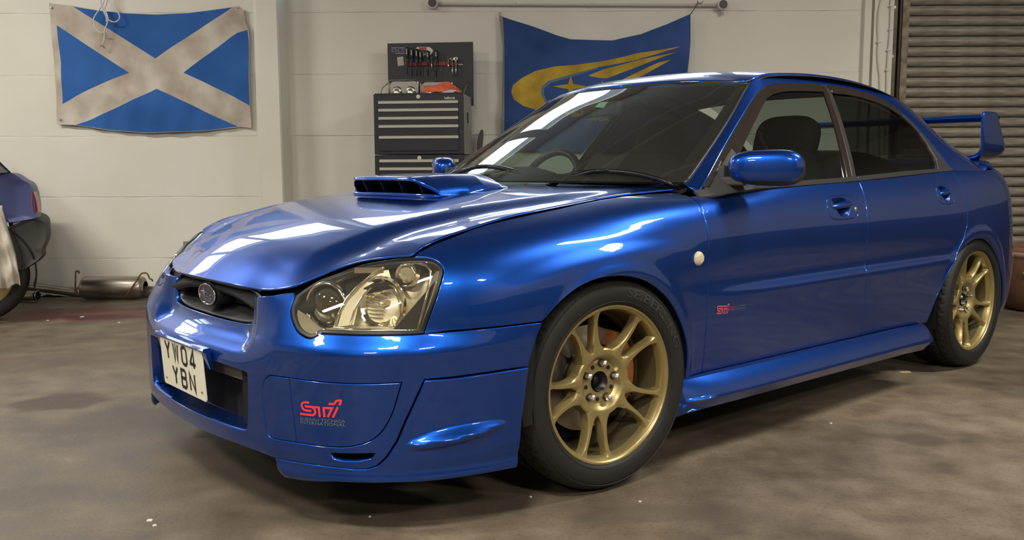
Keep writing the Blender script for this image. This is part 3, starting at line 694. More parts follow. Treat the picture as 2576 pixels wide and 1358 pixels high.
# --- fenders, doors, quarters
fender = [(1.2525, .5515)]+[(a, b+.0) for a, b in smoothpoly(ARCH_F, 3, closed=False)][1:]+[(1.9290, .262), (1.9700, .262)]+[(a-g_, b) for a, b in DG[::-1]][0:]
top = []
def s_top(x): return s_of(x=x)
hgz = [(-.035, .857), (-.155, .8425), (-.27, .8275), (-.37, .8085), (-.47, .7865), (-.53, .7715), (-.575, .7535), (-.598, .7405)]
# top edge of the wing follows the bonnet gap; stations are picked by solving for the bonnet line on the ring surface
def ring_at(P):
    best = None; S_ = np.linspace(.4, 2.3, 260); Z_ = np.linspace(.6, .93, 200); A, Bz = np.meshgrid(S_, Z_, indexing='ij'); Q = ring(A, Bz)
    d = ((Q-np.array(P))**2).sum(-1); i, j = np.unravel_index(d.argmin(), d.shape); return (float(S_[i]), float(Z_[j]))
tops = [ring_at((x, -(y+.004), z)) for x, y, z in HG[::-6]]
tops = [t for t in tops if t[0] < 1.95]
fender += [(1.989, .872), (1.985, .8765), (1.968, .8800)]+tops
hl_o = hl_part(20, 12, .003) if False else None
Pp = inset(np.array(headl), -.0035); idx = list(range(20*5, 12*5-1, -1)); fender += [tuple(Pp[i]) for i in idx]
fender += [(a, b+g_) for a, b in UGAP[1:-1]]
fenL, fenR = panel('front_wing', ring, fender, paint, car, 'P', h=.010, lip=.014)
BL = [(2.0, .8655), (2.2144, .880), (2.5594, .8935), (2.8449, .9025), (3.030, .9065)]
BL2 = [(3.034, .9067), (3.20, .9145), (3.3478, .921), (3.6073, .932), (3.878, .942)]
dz = .003
fd = [(a+g_, b) for a, b in DG]+[(2.3, .270), (2.7, .270)]+[(a-g_, b) for a, b in DS[::-1]]+[(a, b-dz) for a, b in BL[::-1]][1:-1]
SO = (2.835, .808)     # handle cup centre, front door
def cup(c, w=.118, h_=.092): return [(c[0]+w*math.copysign(abs(math.cos(a))**.55, math.cos(a)), c[1]+.0*a+h_/2*math.copysign(abs(math.sin(a))**.55, math.sin(a))) for a in np.linspace(0, 2*math.pi, 25)[:-1]]
cupF = cup(SO, .112); cupR = cup((3.730, .838), .075, .088)
doorF = panel('front_door', ring, fd, paint, car, 'P', h=.014, holes=[cupF])
rd = [(a+g_, b) for a, b in DS]+[(3.3, .270)]+[(a-g_, b) for a, b in RD[::-1]]+[(a, b-dz) for a, b in BL2[::-1]][1:-1]
doorR = panel('rear_door', ring, rd, paint, car, 'P', h=.014, holes=[cupR])
# rear quarter with rear bumper side, right round to the tail
s3 = s_of(x=2.33); s305 = s_of(x=3.04)
q = [(a+g_, b) for a, b in RD[::-1]]+[(s3-.02, .945), (s305, .945), (s305+.02, .985), (s305+.30, .985), (SMAX, .985), (SMAX, .22), (4.60, .22), (4.44, .235), (4.415, .262)]+[tuple(p) for p in smoothpoly(ARCH_R[::-1], 3, closed=False)][1:-3]+[(3.632, .30), (3.622, .27)]
seamE = lambda P: P[:, 0] > SMAX-1e-6
A_ = panel_data(ring, q, h=.016, seam=seamE)
# pillars, roof rails and rear pillar: one side frame around the window opening
DLO = [(0.5332,0.9004),(0.6931,1.0099),(0.8839,1.1341),(1.0588,1.2393),(1.1134,1.2623),(1.1772,1.2804),(1.315,1.2985),(1.575,1.3090),(1.8382,1.3040),(2.0239,1.2770),(2.1437,1.2314),(2.2319,1.1648),(2.3012,1.0579),(2.345,0.9597),(2.347,.948)]
dlo = [tuple(p) for p in smoothpoly(DLO, 4, closed=False)]
gtl = [(a, b) for a, b in _gt[:, [0, 2]] if a > .50]
frame = [(.505, .884)]+dlo+[(2.40, .943), (2.7, .943), (2.91, .943), (2.945, .960), (2.95, .978)]+[(a, b-.002) for a, b in gtl[::-1] if a < 2.94]+[(.49, .905)]
B_ = panel_data(side, frame, h=.014)
V, F, n = join_data(A_, B_)
side_frame = mesh_obj('body_side', V, F, paint, car, n); mesh_obj('body_side', *mirror_y(V, F)[:2], paint, car, mirror_y(V, F, n)[2])
# --- bonnet
hf = [(x, -y) for x, y, z in HF[::2]]; hg = [(x, -(y-.0045)) for x, y, z in HG[::3]]
half = hf[0:]+hg[1:]                                     # nose centre out to the scuttle, left
bo = [(x, -y) for x, y in half]; back = [(.500, .60), (.455, .45), (.40, .30), (.36, .15), (.35, 0)]
halfL = [(x, y) for x, y in bo]+back
bo_all = halfL+[(x, -y) for x, y in halfL[::-1]][1:-1]
bon = panel('bonnet', bonnet, bo_all, paint, car, 'L', h=.014, flip=-1, lip=.0055)
under = [(x, y*1.03) for x, y in [(-.86, .40), (-.80, .50), (-.72, .57), (-.62, .69), (-.3, .70), (.55, .70)]]
under = [(-.865, 0)]+under; under = under+[(x, -y) for x, y in under[::-1]][:-1]
panel('under_bonnet_shade', lambda x, Y: bonnet(x, Y, .040), under, void, car, 'L', h=.03, flip=-1, lip=.02)  # black sheet stands in for the unlit depth below the bonnet gap
# scoop
_sct = pchip([-.26, -.2, -.1, 0, .06, .12, .16, .19], [.933, .938, .943, .944, .941, .929, .912, .893])
def scoop_f(x, Y):
    x = np.asarray(x, float); Y = np.asarray(Y, float); x, Y = np.broadcast_arrays(x, Y)
    hz = bonnet(x, Y)[..., 2]; yb = np.interp(x, [-.26, -.19, 0, .1, .18], [.262, .270, .262, .235, .19]); yt = np.interp(x, [-.26, -.19, -.1, 0, .1, .18], [.165, .185, .190, .175, .12, .0])
    t = np.clip((np.abs(Y)-yt)/(yb-yt), 0, 1)
    f_ = 1-(t**1.7)*.86-.14*sstep(t, .8, 1.0)
    top_ = _sct(x)-.004*(np.abs(Y)/.2)**2
    z = hz+(np.maximum(top_, hz-.002)-hz)*f_+.0015
    return np.stack([x, -Y, z], -1)
so = [(-.252, 0), (-.251, .10), (-.247, .165), (-.238, .200), (-.222, .228), (-.200, .252), (-.190, .268), (-.10, .269), (0, .260), (.06, .246), (.11, .228), (.15, .205), (.172, .180), (.180, .12), (.184, 0)]
so = so+[(x, -y) for x, y in so[::-1]][1:-1]
scoop = panel('bonnet_scoop', scoop_f, so, paint, bon, 'L', h=.010, flip=-1, lip=.013, rnd=.003)
m = MB()      # mouth: black box, thin vanes, painted sill
def hz(x, y): return float(bonnet(x, y)[2])
V = []; F = []
ys = np.linspace(-.235, .235, 15)
for y in ys:
    zt = float(scoop_f(-.10, y)[2])-.006
    V += [(-.205, y, hz(-.205, y)+.004), (-.10, y, hz(-.1, y)+.004), (-.085, y, zt), (-.215 if abs(y) < .2 else -.195, y, float(scoop_f(-.2, y)[2])-.012)]
for i in range(14):
    for a, b in ((0, 1), (1, 2), (2, 3)): F.append((i*4+a, i*4+b, (i+1)*4+b, (i+1)*4+a))
m.add(V, F); m.build('scoop_mouth', void, bon)
sill_p = [(-.196-.012*(1-(y/.27)**2), y, hz(-.2, y)+.005) for y in np.linspace(-.268, .268, 25)]
MB().tube(sill_p, [.003]+[.0075]*23+[.003], 8).build('scoop_sill', paint, bon, smooth=True)
vane_m = pbsdf('dark_vane', (.02, .03, .07), .35, .3, .5)
for y in (-.175, -.06, .055, .165):
    m = MB(); V = []
    for t in np.linspace(0, 1, 9):
        x = -.200-.030*math.sin(t*1.5)**2; z0 = hz(-.2, y)+.006; z1 = float(scoop_f(-.225, y)[2])-.010; yy = y-.02*t
        V += [(x, yy-.0016, z0+(z1-z0)*t), (x, yy+.0016, z0+(z1-z0)*t), (x+.05, yy+.0016, z0+(z1-z0)*t), (x+.05, yy-.0016, z0+(z1-z0)*t)]
    F = []
    for i in range(8):
        for a in range(4): F.append((i*4+a, i*4+(a+1) % 4, (i+1)*4+(a+1) % 4, (i+1)*4+a))
    m.add(V, F); m.build('vane', vane_m, bon, smooth=False)
# --- roof and boot lid
ro = [(.955, 0), (.965, .15), (.985, .27), (1.015, .38), (1.055, .48), (1.085, .535), (1.11, .545)]+[(x, float(gt(x)[0])-.006) for x in (1.2, 1.35, 1.5, 1.7, 1.9, 2.05, 2.18)]+[(2.20, .50), (2.17, .25), (2.16, 0)]
ro = ro+[(x, -y) for x, y in ro[::-1]][1:-1]
panel('roof', roof, ro, paint, car, 'L', h=.02, flip=-1, lip=.012)
panel('roof_ditch', lambda x, Y: roof(x, Y, .007), [(x, y) for x, y in [(.975, -.30), (1.03, -.46), (1.05, -.562), (1.2, -.562), (1.7, -.565), (2.2, -.575), (2.2, .575), (1.7, .565), (1.2, .562), (1.05, .562), (1.03, .46), (.975, .30)]], black, car, 'L', h=.03, flip=-1, lip=.004)
def boot(x, Y):
    x = np.asarray(x, float); Y = np.asarray(Y, float); x, Y = np.broadcast_arrays(x, Y)
    return np.stack([x, -Y, 1.006-.03*sstep(np.abs(Y), .45, .80)+.01*sstep(x, 3.2, 3.4)-.04*sstep(-x, -2.95, -2.8)], -1)
bp_ = [(2.86, 0), (2.87, .5), (2.90, .62), (3.08, .67), (3.20, .60), (3.30, .40), (3.34, 0)]
bp_ = bp_+[(x, -y) for x, y in bp_[::-1]][1:-1]
panel('boot_lid', boot, bp_, paint, car, 'L', h=.03, flip=-1, lip=.02)
dk = [(2.80, 0), (2.80, .60), (2.93, .665), (3.05, .70), (3.14, .665), (3.24, .58), (3.31, .40), (3.35, 0)]
panel('rear_deck', lambda x, Y: boot(x, Y)-np.array([0, 0, .016]), dk+[(x, -y) for x, y in dk[::-1]][1:-1], paint, car, 'L', h=.03, flip=-1, lip=.03)
# --- glass
PT = np.array([(x, y, z) for x, y, z in _gt if .50 <= x <= 1.075])
_pl = np.concatenate([[0], np.cumsum(np.linalg.norm(np.diff(PT, axis=0), axis=1))]); _pl /= _pl[-1]
_wc = pchip([0, .25, .5, .75, 1], np.array([(.235, .912), (.425, 1.022), (.61, 1.126), (.79, 1.222), (.958, 1.300)]))
def screen(q_, t, extra=0.):
    q_ = np.asarray(q_, float); t = np.asarray(t, float); q_, t = np.broadcast_arrays(q_, t); tt = np.clip(t, 0, 1)
    e = np.stack([np.interp(tt, _pl, PT[:, i]) for i in range(3)], -1); c_ = _wc(tt); a = np.abs(q_)
    k_ = a**2.3
    x = c_[..., 0]+(e[..., 0]-c_[..., 0])*k_; z = c_[..., 1]+(e[..., 2]-.004-c_[..., 1])*k_**1.2
    return np.stack([x+extra*.8, -q_*(e[..., 1]-.004), z-extra*.6], -1)
def grid_obj(name, fn, U, Vv, mat, parent, flip=1, extra=None):
    A, Bm = np.meshgrid(U, Vv, indexing='ij'); P = fn(A.ravel(), Bm.ravel()); n = surf_frame(fn, A.ravel(), Bm.ravel(), flip, 1e-3); nv = len(Vv)
    F = [(i*nv+j, (i+1)*nv+j, (i+1)*nv+j+1, i*nv+j+1) for i in range(len(U)-1) for j in range(nv-1)]
    if flip < 0: F = [t[::-1] for t in F]
    return mesh_obj(name, P, F, mat, parent, n)
ws = empty('windscreen'); ws.parent = car
grid_obj('glass', screen, np.linspace(-.995, .995, 61), np.linspace(.01, .995, 40), wglass, ws, 1)
frit = pbsdf('black_glass_edge', (.006, .006, .006), .12, coat=.5)
sc2 = lambda q_, t: screen(q_, t, .0035)
for U, Vv in ((np.linspace(-.995, -.935, 4), np.linspace(0, 1, 30)), (np.linspace(.935, .995, 4), np.linspace(0, 1, 30)), (np.linspace(-.94, .94, 50), np.linspace(.965, 1, 3)), (np.linspace(-.94, .94, 50), np.linspace(0, .07, 4))):
    grid_obj('black_border', sc2, U, Vv, frit, ws)
# rubber between screen and pillar / roof edge
Ps = [tuple(screen(-1.0, t)+np.array([0, 0, 0])) for t in np.linspace(0, 1, 26)]
for sg in (1, -1):
    m = MB(); m.tube([(p[0]+.002, sg*p[1]*-1.0, p[2]+.001) for p in Ps], .0065, 6); m.build('screen_seal', satin, ws, smooth=True)
MB().tube([tuple(screen(q_, 1.0)+np.array([.004, 0, -.001])) for q_ in np.linspace(-.99, .99, 41)], .006, 6).build('screen_seal', satin, ws, smooth=True)
rs = panel('rear_screen', roof, [(2.21, -.49), (2.5, -.52), (2.82, -.56), (2.88, 0), (2.82, .56), (2.5, .52), (2.21, .49), (2.18, 0)], rglass if False else thin_glass('rear_screen_glass', (.55, .60, .58)), car, 'L', h=.03, flip=-1, lip=.002)
# scuttle panel below the screen
def scut(x, Y):
    x = np.asarray(x, float); Y = np.asarray(Y, float); x, Y = np.broadcast_arrays(x, Y)
    return np.stack([x, -Y, bonnet(x, Y)[..., 2]-.012+0*x], -1)
xx = lambda y: float(screen(y/.70, 0.0)[0])
sc_o = [(xx(y)+.05, y) for y in np.linspace(-.66, .66, 15)]+[(x-.03, y) for x, y in [(.50, .66), (.47, .60), (.455, .45), (.40, .30), (.36, .15), (.35, 0), (.36, -.15), (.40, -.30), (.455, -.45), (.47, -.60), (.50, -.66)]]
# scuttle
m = MB(); V = []; ny = 31
for y in np.linspace(-.70, .70, ny):
    q_ = y/.71; ps = screen(-q_ if True else q_, .0); xb = float(np.interp(abs(y), [0, .15, .30, .45, .60, .70], [.35, .36, .40, .455, .50, .52]))
    zb = float(bonnet(min(xb, .52), y)[2]); xs0 = min(float(ps[0])+.06, xb+.25)
    V += [(xb-.05, y, zb-.022), (xb+.0, y, zb-.012), ((xb+float(ps[0]))/2+.02, y, .893), (max(float(ps[0])+.05, xb+.03), y, .905)]
F = [(i*4+a, (i+1)*4+a, (i+1)*4+a+1, i*4+a+1) for i in range(ny-1) for a in range(3)]
m.add(V, [t[::-1] for t in F]); m.build('scuttle_panel', satin, car, smooth=True)
# --- side windows and black trims (both sides)
def sd(d): return lambda x, z: side(x, z, d)
split = [(1.640, 1.310), (1.592, 1.215), (1.52, 1.08), (1.46, .91)]
tri = [(.5132, .893), (.70, 1.0139), (.748, 1.036), (.728, .965), (.745, .888)]
for sg, S_ in ((1, 'L'), (-1, 'R')):
    fdo = doorF[0 if sg > 0 else 1]; rdo = doorR[0 if sg > 0 else 1]
    dl = np.array(dlo); 
    fr = [tuple(p) for p in dl if p[0] < 1.62]; rr = [tuple(p) for p in dl if p[0] > 1.64]
    belt = lambda x: np.interp(x, [.50, .66, 1.44, 1.5, 2.35], [.872, .884, .9065, .908, .9445])
    inner = inset(np.array(dlo+[(2.2, .955), (1.46, .922), (.75, .905), (.56, .893)]), .012)
    # glass sits a little inside the body side
    gf = [(.56, .90)]+[(x+.012, z-.012) for x, z in fr[1:]]+[(1.60, 1.295), (1.555, 1.18), (1.49, 1.05), (1.43, .915), (.9, .90)]
    panel('window_glass', sd(.012), gf, sglass, fdo, S_, h=.03, lip=.001)
    gr = [(1.452, .918), (1.52, 1.08), (1.59, 1.215), (1.635, 1.298)]+[(x-.010 if x > 1.9 else x, z-.012) for x, z in rr]+[(2.33, .952), (1.9, .935)]
    panel('window_glass', sd(.012), gr, rglass, rdo, S_, h=.03, lip=.001)
    # black frame band following the opening, front half is the brown wind deflector
    def band(pts, w0, w1, d=0.0):
        P = np.array(pts); Q = []
        L = len(P)
        for i, p in enumerate(P):
            a = P[max(0, i-1)]; b_ = P[min(L-1, i+1)]; t = (b_-a)/np.hypot(*(b_-a)); nn = np.array([t[1], -t[0]]); w = w0+(w1-w0)*i/(L-1); Q.append(p+nn*w)
        return [tuple(p) for p in P]+[tuple(p) for p in Q[::-1]]
    defl = pbsdf('brown_tinted_deflector', (.030, .022, .020), .14, coat=.6)
    fpts = [p for p in dlo if .60 < p[0] < 1.63]; rpts = [p for p in dlo if 1.62 < p[0]]
    panel('wind_deflector', sd(-.006), band(fpts, .034, .030), defl, fdo, S_, h=.012, lip=.010)
    panel('wind_deflector', sd(-.005), band([p for p in rpts if p[0] < 2.19], .032, .026), defl, rdo, S_, h=.012, lip=.010)
    panel('window_frame', sd(.004), band([p for p in dlo if p[0] > .505], .020, .018), satin, side_frame if sg > 0 else side_frame, S_, h=.012, lip=.012) if sg > 0 else panel('window_frame', sd(.004), band([p for p in dlo if p[0] > .505], .020, .018), satin, car, S_, h=.012, lip=.012)
    # middle pillar covers
    pf = [(1.405, .9135), (1.447, .915), (1.515, 1.07), (1.580, 1.21), (1.625, 1.302), (1.597, 1.304), (1.545, 1.20), (1.475, 1.06)]
    pr_ = [(1.450, .915), (1.482, .916), (1.550, 1.07), (1.612, 1.205), (1.655, 1.298), (1.628, 1.302), (1.583, 1.21), (1.518, 1.07)]
    panel('pillar_cover', sd(.001), pf, defl, fdo, S_, h=.012, lip=.012); panel('pillar_cover', sd(.003), pr_, satin, rdo, S_, h=.012, lip=.012)
    # rear corner infill
    panel('corner_infill', sd(.0035), [(2.238, .9455), (2.347, .9475), (2.335, .985), (2.300, 1.06), (2.232, 1.165), (2.262, 1.06), (2.265, 1.00)], satin, rdo, S_, h=.012, lip=.010)
    # belt mouldings
    panel('belt_moulding', sd(-.008), [(.745, .8865), (1.0, .893), (1.30, .901), (1.475, .907), (1.472, .925), (1.30, .919), (1.0, .911), (.745, .904)], satin, fdo, S_, h=.012, lip=.014)
    panel('belt_moulding', sd(-.008), [(1.480, .907), (1.9, .925), (2.342, .9435), (2.344, .957), (1.9, .944), (1.478, .925)], satin, rdo, S_, h=.012, lip=.014)
    # black mirror base in the front corner of the door
    panel('mirror_triangle', sd(-.008), [(.487, .8685), (.745, .8865), (.738, .915), (.725, .960), (.742, 1.030), (.70, 1.004), (.60, .938), (.535, .893), (.492, .888)], greyp, fdo, S_, h=.010, lip=.014)
    panel('chrome_sliver', sd(-.009), [(.545, .902), (.60, .939), (.665, .985), (.660, .990), (.592, .945), (.532, .904)], satin, fdo, S_, h=.008, lip=.008)
# --- door handles: painted cup, pull bar, lock
def handle(cupo, c, w, bw, parent, sg, lock):
    V, F, n = panel_data(ring, inset(cupo, .001), h=.008, lip=.003, lift=-.001)
    # push the bowl in: top and bottom finger pockets
    u = np.array([(p[0]) for p in V])
    # handled as separate bowl so the escutcheon stays flat
    esc_h = [(c[0]-w*.50, c[1]+.008), (c[0]-w*.62, c[1]+.030), (c[0]-w*.45, c[1]+.036), (c[0]+w*.20, c[1]+.036), (c[0]+w*.42, c[1]+.018), (c[0]+w*.52, c[1]+.004),
             (c[0]+w*.38, c[1]-.018), (c[0]+w*.20, c[1]-.034), (c[0]-w*.20, c[1]-.033), (c[0]-w*.40, c[1]-.014)]
    eo = inset(cupo, .001); 
    fn = ring if sg > 0 else ring
    o = panel('handle_surround', ring, [tuple(p) for p in eo], paint, parent, 'L' if sg > 0 else 'R', h=.006, holes=[[tuple(p) for p in smoothpoly(esc_h, 3)]], lip=.010, lift=.001)
    m = MB(); V = []; F = []; a_n = 20; r_n = 5
    for k_ in range(r_n):
        t = k_/(r_n-1)
        for i in range(a_n):
            a = 2*math.pi*i/a_n; e_ = np.array(smoothpoly(esc_h, 2)); p = e_[int(i*len(e_)/a_n) % len(e_)]
            q_ = np.array(c)+(p-np.array(c))*(1-t*.98); P = ring(q_[0], q_[1], .001+.022*math.sin(min(1, t*1.6)*math.pi/2)); V.append((P[0], sg*P[1], P[2]))
    for k_ in range(r_n-1):
        for i in range(a_n): F.append((k_*a_n+i, k_*a_n+(i+1) % a_n, (k_+1)*a_n+(i+1) % a_n, (k_+1)*a_n+i))
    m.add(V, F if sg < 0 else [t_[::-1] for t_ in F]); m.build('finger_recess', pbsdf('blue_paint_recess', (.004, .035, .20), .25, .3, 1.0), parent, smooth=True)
    # pull bar
    V = []; n_ = 11
    for i in range(n_):
        t = i/(n_-1); s_ = c[0]-w*.66+w*1.34*t; hz_ = .0105*(1+.25*t)*min(1, .45+3*min(t, 1-t)); lift = .012*math.sin(math.pi*min(1, max(0, t)))**.5+.003
        zc_ = c[1]+.004+.010*t
        for (dz_, dl_) in [(-1, -.2), (-.85, .65), (0, 1.0), (.85, .65), (1, -.2)]:
            P = ring(s_, zc_+dz_*hz_, -lift*dl_); V.append((P[0], sg*P[1], P[2]))
    F = [(i*5+a, (i+1)*5+a, (i+1)*5+a+1, i*5+a+1) for i in range(n_-1) for a in range(4)]
    MB().add(V, F if sg > 0 else [t_[::-1] for t_ in F]).build('door_handle', paint, parent, smooth=True)
    if lock:
        P = ring(c[0]+w*.80, c[1]-.010); P2 = ring(c[0]+w*.80, c[1]-.010, -.003)
        m = MB(); m.lathe([(0, -.004), (.007, -.004), (.009, -.0015), (.009, .004)], (P[0], sg*P[1], P[2]) if sg > 0 else (P[0], -P[1], P[2]), 'y', 14); 
        m.build('lock', pbsdf('lock_metal', (.55, .50, .38), .3, .9), parent, smooth=True)
for sg in (1, -1):
    i_ = 0 if sg > 0 else 1
    handle(cupF, SO, .112, .1, doorF[i_], sg, sg > 0); handle(cupR, (3.730, .838), .075, .07, doorR[i_], sg, False)
# --- inner body shell: what shows black in the gaps and round the wheels
shell = [(.30, .26), (1.24, .26), (1.25, .53)]+[tuple(p) for p in smoothpoly([(a, b+.012) for a, b in ARCH_F], 2, closed=False)][1:-1]+[(1.92, .255), (3.60, .255)]+[(a, b+.012) for a, b in ARCH_R]+[(4.45, .26), (5.5, .26), (5.5, .93), (3.9, .93), (3.0, .89), (2.0, .85), (1.6, .82), (1.25, .79), (1.0, .72), (.80, .53), (.30, .45)]
# body floor, firewall, wheel wells
panel('inner_shell', lambda s, z: ring(s, z, .030), shell, void, car, 'B', h=.03, lip=.002)
m = MB(); m.box((1.25, 0, .235), (2.1, 1.50, .05)); m.box((-.45, 0, .235), (.7, 1.1, .03)); m.box((3.0, 0, .30), (.7, 1.3, .03)); m.box((0, 0, .42), (.7, 1.0, .35)); m.box((2.54, 0, .45), (.75, 1.0, .30))
m.build('underbody', void, car)
for (ax, az, ar) in ((.005, .318, .358), (2.505, .305, .366)):
    for sg in (1, -1):
        m = MB(); V = []; n_ = 28
        for i in range(n_+1):
            a = math.radians(-12+204*i/n_)
            for y in (.845, .80, .60, .50): V.append((ax+ar*math.cos(a), -sg*y, az+ar*math.sin(a)))
        m.add(V, [(i*4+j, i*4+j+1, (i+1)*4+j+1, (i+1)*4+j) for i in range(n_) for j in range(3)]).build('wheel_arch_liner', void, car, smooth=True)
# --- sills
skp = [(.842, .288), (.862, .284), (.880, .268), (.905, .232), (.908, .218), (.898, .205), (.872, .178), (.835, .165), (.76, .165)]
for sg in (1, -1):
    m = MB(); V = []; X = [.300, .318, .36, .45, .6, 1.0, 1.4, 1.8, 1.95, 1.985, 2.00]
    for i, x in enumerate(X):
        k_ = [.0, .35, .62, .88, 1, 1, 1, 1, 1, .97, .86][i]; zt = np.interp(x, [.3, .45, 2.0], [.288, .290, .278])
        for j, (Y, z) in enumerate(skp):
            Y2 = .842+(Y-.842)*k_; V.append((x, -sg*Y2, z+(zt-.288)+(-.004 if x > 1.9 else 0)))
    n_ = len(skp); F = [(i*n_+j, (i+1)*n_+j, (i+1)*n_+j+1, i*n_+j+1) for i in range(len(X)-1) for j in range(n_-1)]
    F += [tuple(range(n_)), tuple((len(X)-1)*n_+j for j in range(n_))[::-1]]
    if sg > 0: F = [t[::-1] for t in F]
    o = m.add(V, F).build('side_skirt', paint, car, angle=24); sub = o.modifiers.new('b', 'BEVEL'); sub.width = .004; sub.segments = 2
# --- rear wing
m = MB(); 
def wing_sec(): return [(-.112, 0), (-.108, .008), (-.095, .014), (-.05, .020), (.03, .022), (.10, .018), (.13, .008), (.13, -.002), (.05, -.014), (-.04, -.020), (-.085, -.018), (-.105, -.010)]
V = []; YS = np.linspace(-.603, .603, 25); sec = wing_sec(); n_ = len(sec)
for y in YS:
    for (dx, dz_) in sec: V.append((3.225+dx*.95, y, 1.220+dz_*1.15))
F = [(i*n_+j, i*n_+(j+1) % n_, (i+1)*n_+(j+1) % n_, (i+1)*n_+j) for i in range(24) for j in range(n_)]
wing = MB().add(V, F).build('rear_wing', paint, car, smooth=True)
_pz = np.array([(.603, 1.248, 3.128, 3.285), (.606, 1.238, 3.112, 3.300), (.607, 1.19, 3.112, 3.335), (.607, 1.12, 3.116, 3.390), (.605, 1.075, 3.122, 3.425), (.598, 1.045, 3.126, 3.432), (.580, 1.022, 3.125, 3.415), (.552, 1.010, 3.115, 3.38), (.51, 1.004, 3.095, 3.33), (.455, 1.002, 3.08, 3.28), (.42, 1.0, 3.07, 3.26)])
_pz = catmull(_pz, 5)
for sg in (1, -1):
    V = []; ns = 14
    for i, (Y, z, xf, xr_) in enumerate(_pz):
        a_ = _pz[max(0, i-1)]; b_ = _pz[min(len(_pz)-1, i+1)]; ty, tz = b_[0]-a_[0], b_[1]-a_[1]; l_ = math.hypot(ty, tz); ny_, nz_ = -tz/l_, ty/l_     # across the plate
        th = .0125*(.55 if i in (0, len(_pz)-1) else 1)
        for k_ in range(ns):
            a = 2*math.pi*k_/ns; ca, sa = math.cos(a), math.sin(a)
            x = (xf+xr_)/2+(xr_-xf)/2*math.copysign(abs(ca)**.35, ca); w_ = th*math.copysign(abs(sa)**.6, sa)
            V.append((x, -sg*(Y+ny_*w_), z+nz_*w_))
    n_ = len(_pz); F = [(i*ns+j, i*ns+(j+1) % ns, (i+1)*ns+(j+1) % ns, (i+1)*ns+j) for i in range(n_-1) for j in range(ns)]+[tuple(range(ns))[::-1], tuple((n_-1)*ns+j for j in range(ns))]
    if sg > 0: F = [t[::-1] for t in F]
    MB().add(V, F).build('wing_upright', paint, wing, angle=55)
# ---------------------------------------------------------------- lettering helpers
def text_mesh(txt, size=1.0, bold=0.0, spacing=1.0, align='LEFT'):
    cu = bpy.data.curves.new('txt', 'FONT'); cu.body = txt; cu.size = size; cu.offset = bold; cu.space_character = spacing; cu.align_x = align; cu.resolution_u = 3
    o = bpy.data.objects.new('txt', cu); C.objects.link(o); dg = bpy.context.evaluated_depsgraph_get(); me = bpy.data.meshes.new_from_object(o.evaluated_get(dg))
    V = np.array([tuple(v.co)[:2] for v in me.vertices]); F = [tuple(p.vertices) for p in me.polygons]
    bpy.data.objects.remove(o, do_unlink=True); bpy.data.curves.remove(cu); bpy.data.meshes.remove(me); return V, F
def stroke(pts, w, closed=False):
    """flat ribbon polygon strips round a 2D polyline with mitred corners"""
    P = np.array(pts, float); L = len(P); Lf = []; Rt = []
    for i in range(L):
        a = P[i-1] if (i > 0 or closed) else P[i]; b_ = P[(i+1) % L] if (i < L-1 or closed) else P[i]
        t1 = (P[i]-a); t2 = (b_-P[i]); t1 = t1/np.linalg.norm(t1) if np.linalg.norm(t1) > 0 else t2/np.linalg.norm(t2); t2 = t2/np.linalg.norm(t2) if np.linalg.norm(t2) > 0 else t1
        n1 = np.array([-t1[1], t1[0]]); n2 = np.array([-t2[1], t2[0]]); m_ = n1+n2; m_ /= np.linalg.norm(m_)+1e-9; k_ = 1/max(.45, m_@n1); Lf.append(P[i]+m_*w/2*k_); Rt.append(P[i]-m_*w/2*k_)
    V = [tuple(v) for v in Lf+Rt]; n_ = L; F = [(n_+i, n_+(i+1) % n_, (i+1) % n_, i) for i in range(n_-1+(1 if closed else 0))]
    return V, F
def dense(V, F, h):
    return V, F
def rounded(pts, r_, n_=5):
    P = [np.array(p, float) for p in pts]; out = [P[0]]
    for i in range(1, len(P)-1):
        a = P[i-1]-P[i]; b_ = P[i+1]-P[i]; la, lb = np.linalg.norm(a), np.linalg.norm(b_); d = min(r_, la*.45, lb*.45); p0 = P[i]+a/la*d; p1 = P[i]+b_/lb*d
        for t in np.linspace(0, 1, n_): out.append((1-t)**2*p0+2*t*(1-t)*P[i]+t*t*p1)
    out.append(P[-1]); return out
def flat_on(name, parts, fn, mat, parent, flip=1, lift=.0008):
    """parts: list of (V2, F); fn maps 2D arrays to 3D surface points; a print lying on that surface"""
    V = []; F = []; k_ = 0
    for (v, f_) in parts:
        v = np.array(v, float); P = fn(v[:, 0], v[:, 1]); V.append(P); F += [tuple(i+k_ for i in t) for t in f_]; k_ += len(v)
    V = np.vstack(V)
    return mesh_obj(name, V, F if flip > 0 else [t[::-1] for t in F], mat, parent)
# ---------------------------------------------------------------- decals on the blue paint
pink = pbsdf('pink_red_vinyl', (.72, .035, .055), .4); greyv = pbsdf('grey_vinyl', (.10, .115, .13), .45); paler = pbsdf('pale_pink_vinyl', (.52, .10, .14), .4)
def logo_strokes():
    w = 78; out = []
    out.append(stroke(rounded([(670, 607), (430, 590), (340, 540), (288, 430), (292, 350), (380, 298), (1468, 368), (1545, 245), (1705, 250), (1640, 415)], 45), w))
    out.append(stroke(rounded([(222, 718), (740, 760), (812, 690), (812, 600), (760, 510), (690, 462), (410, 440)], 45), w))
    out.append(stroke([(690, 462), (938, 480), (978, 822)], w)); out.append(stroke([(1142, 826), (1108, 500), (1400, 510), (1255, 828)], w)); out.append(stroke([(1592, 480), (1430, 842)], w))
    return out
X1 = np.array([[8.12e-05, 7e-06], [-3.2e-06, -7.32e-05], [0.5540797, 0.3863821]])
X2 = np.array([[0.0001153, -1.21e-05], [6.5e-06, -6.98e-05], [1.9767889, 0.5566663]])
def aff(X, ext=-.0010):
    def fn(u, v):
        q_ = np.stack([u, v, np.ones_like(u)], -1) @ X; return ring(q_[:, 0], q_[:, 1], ext)
    return fn
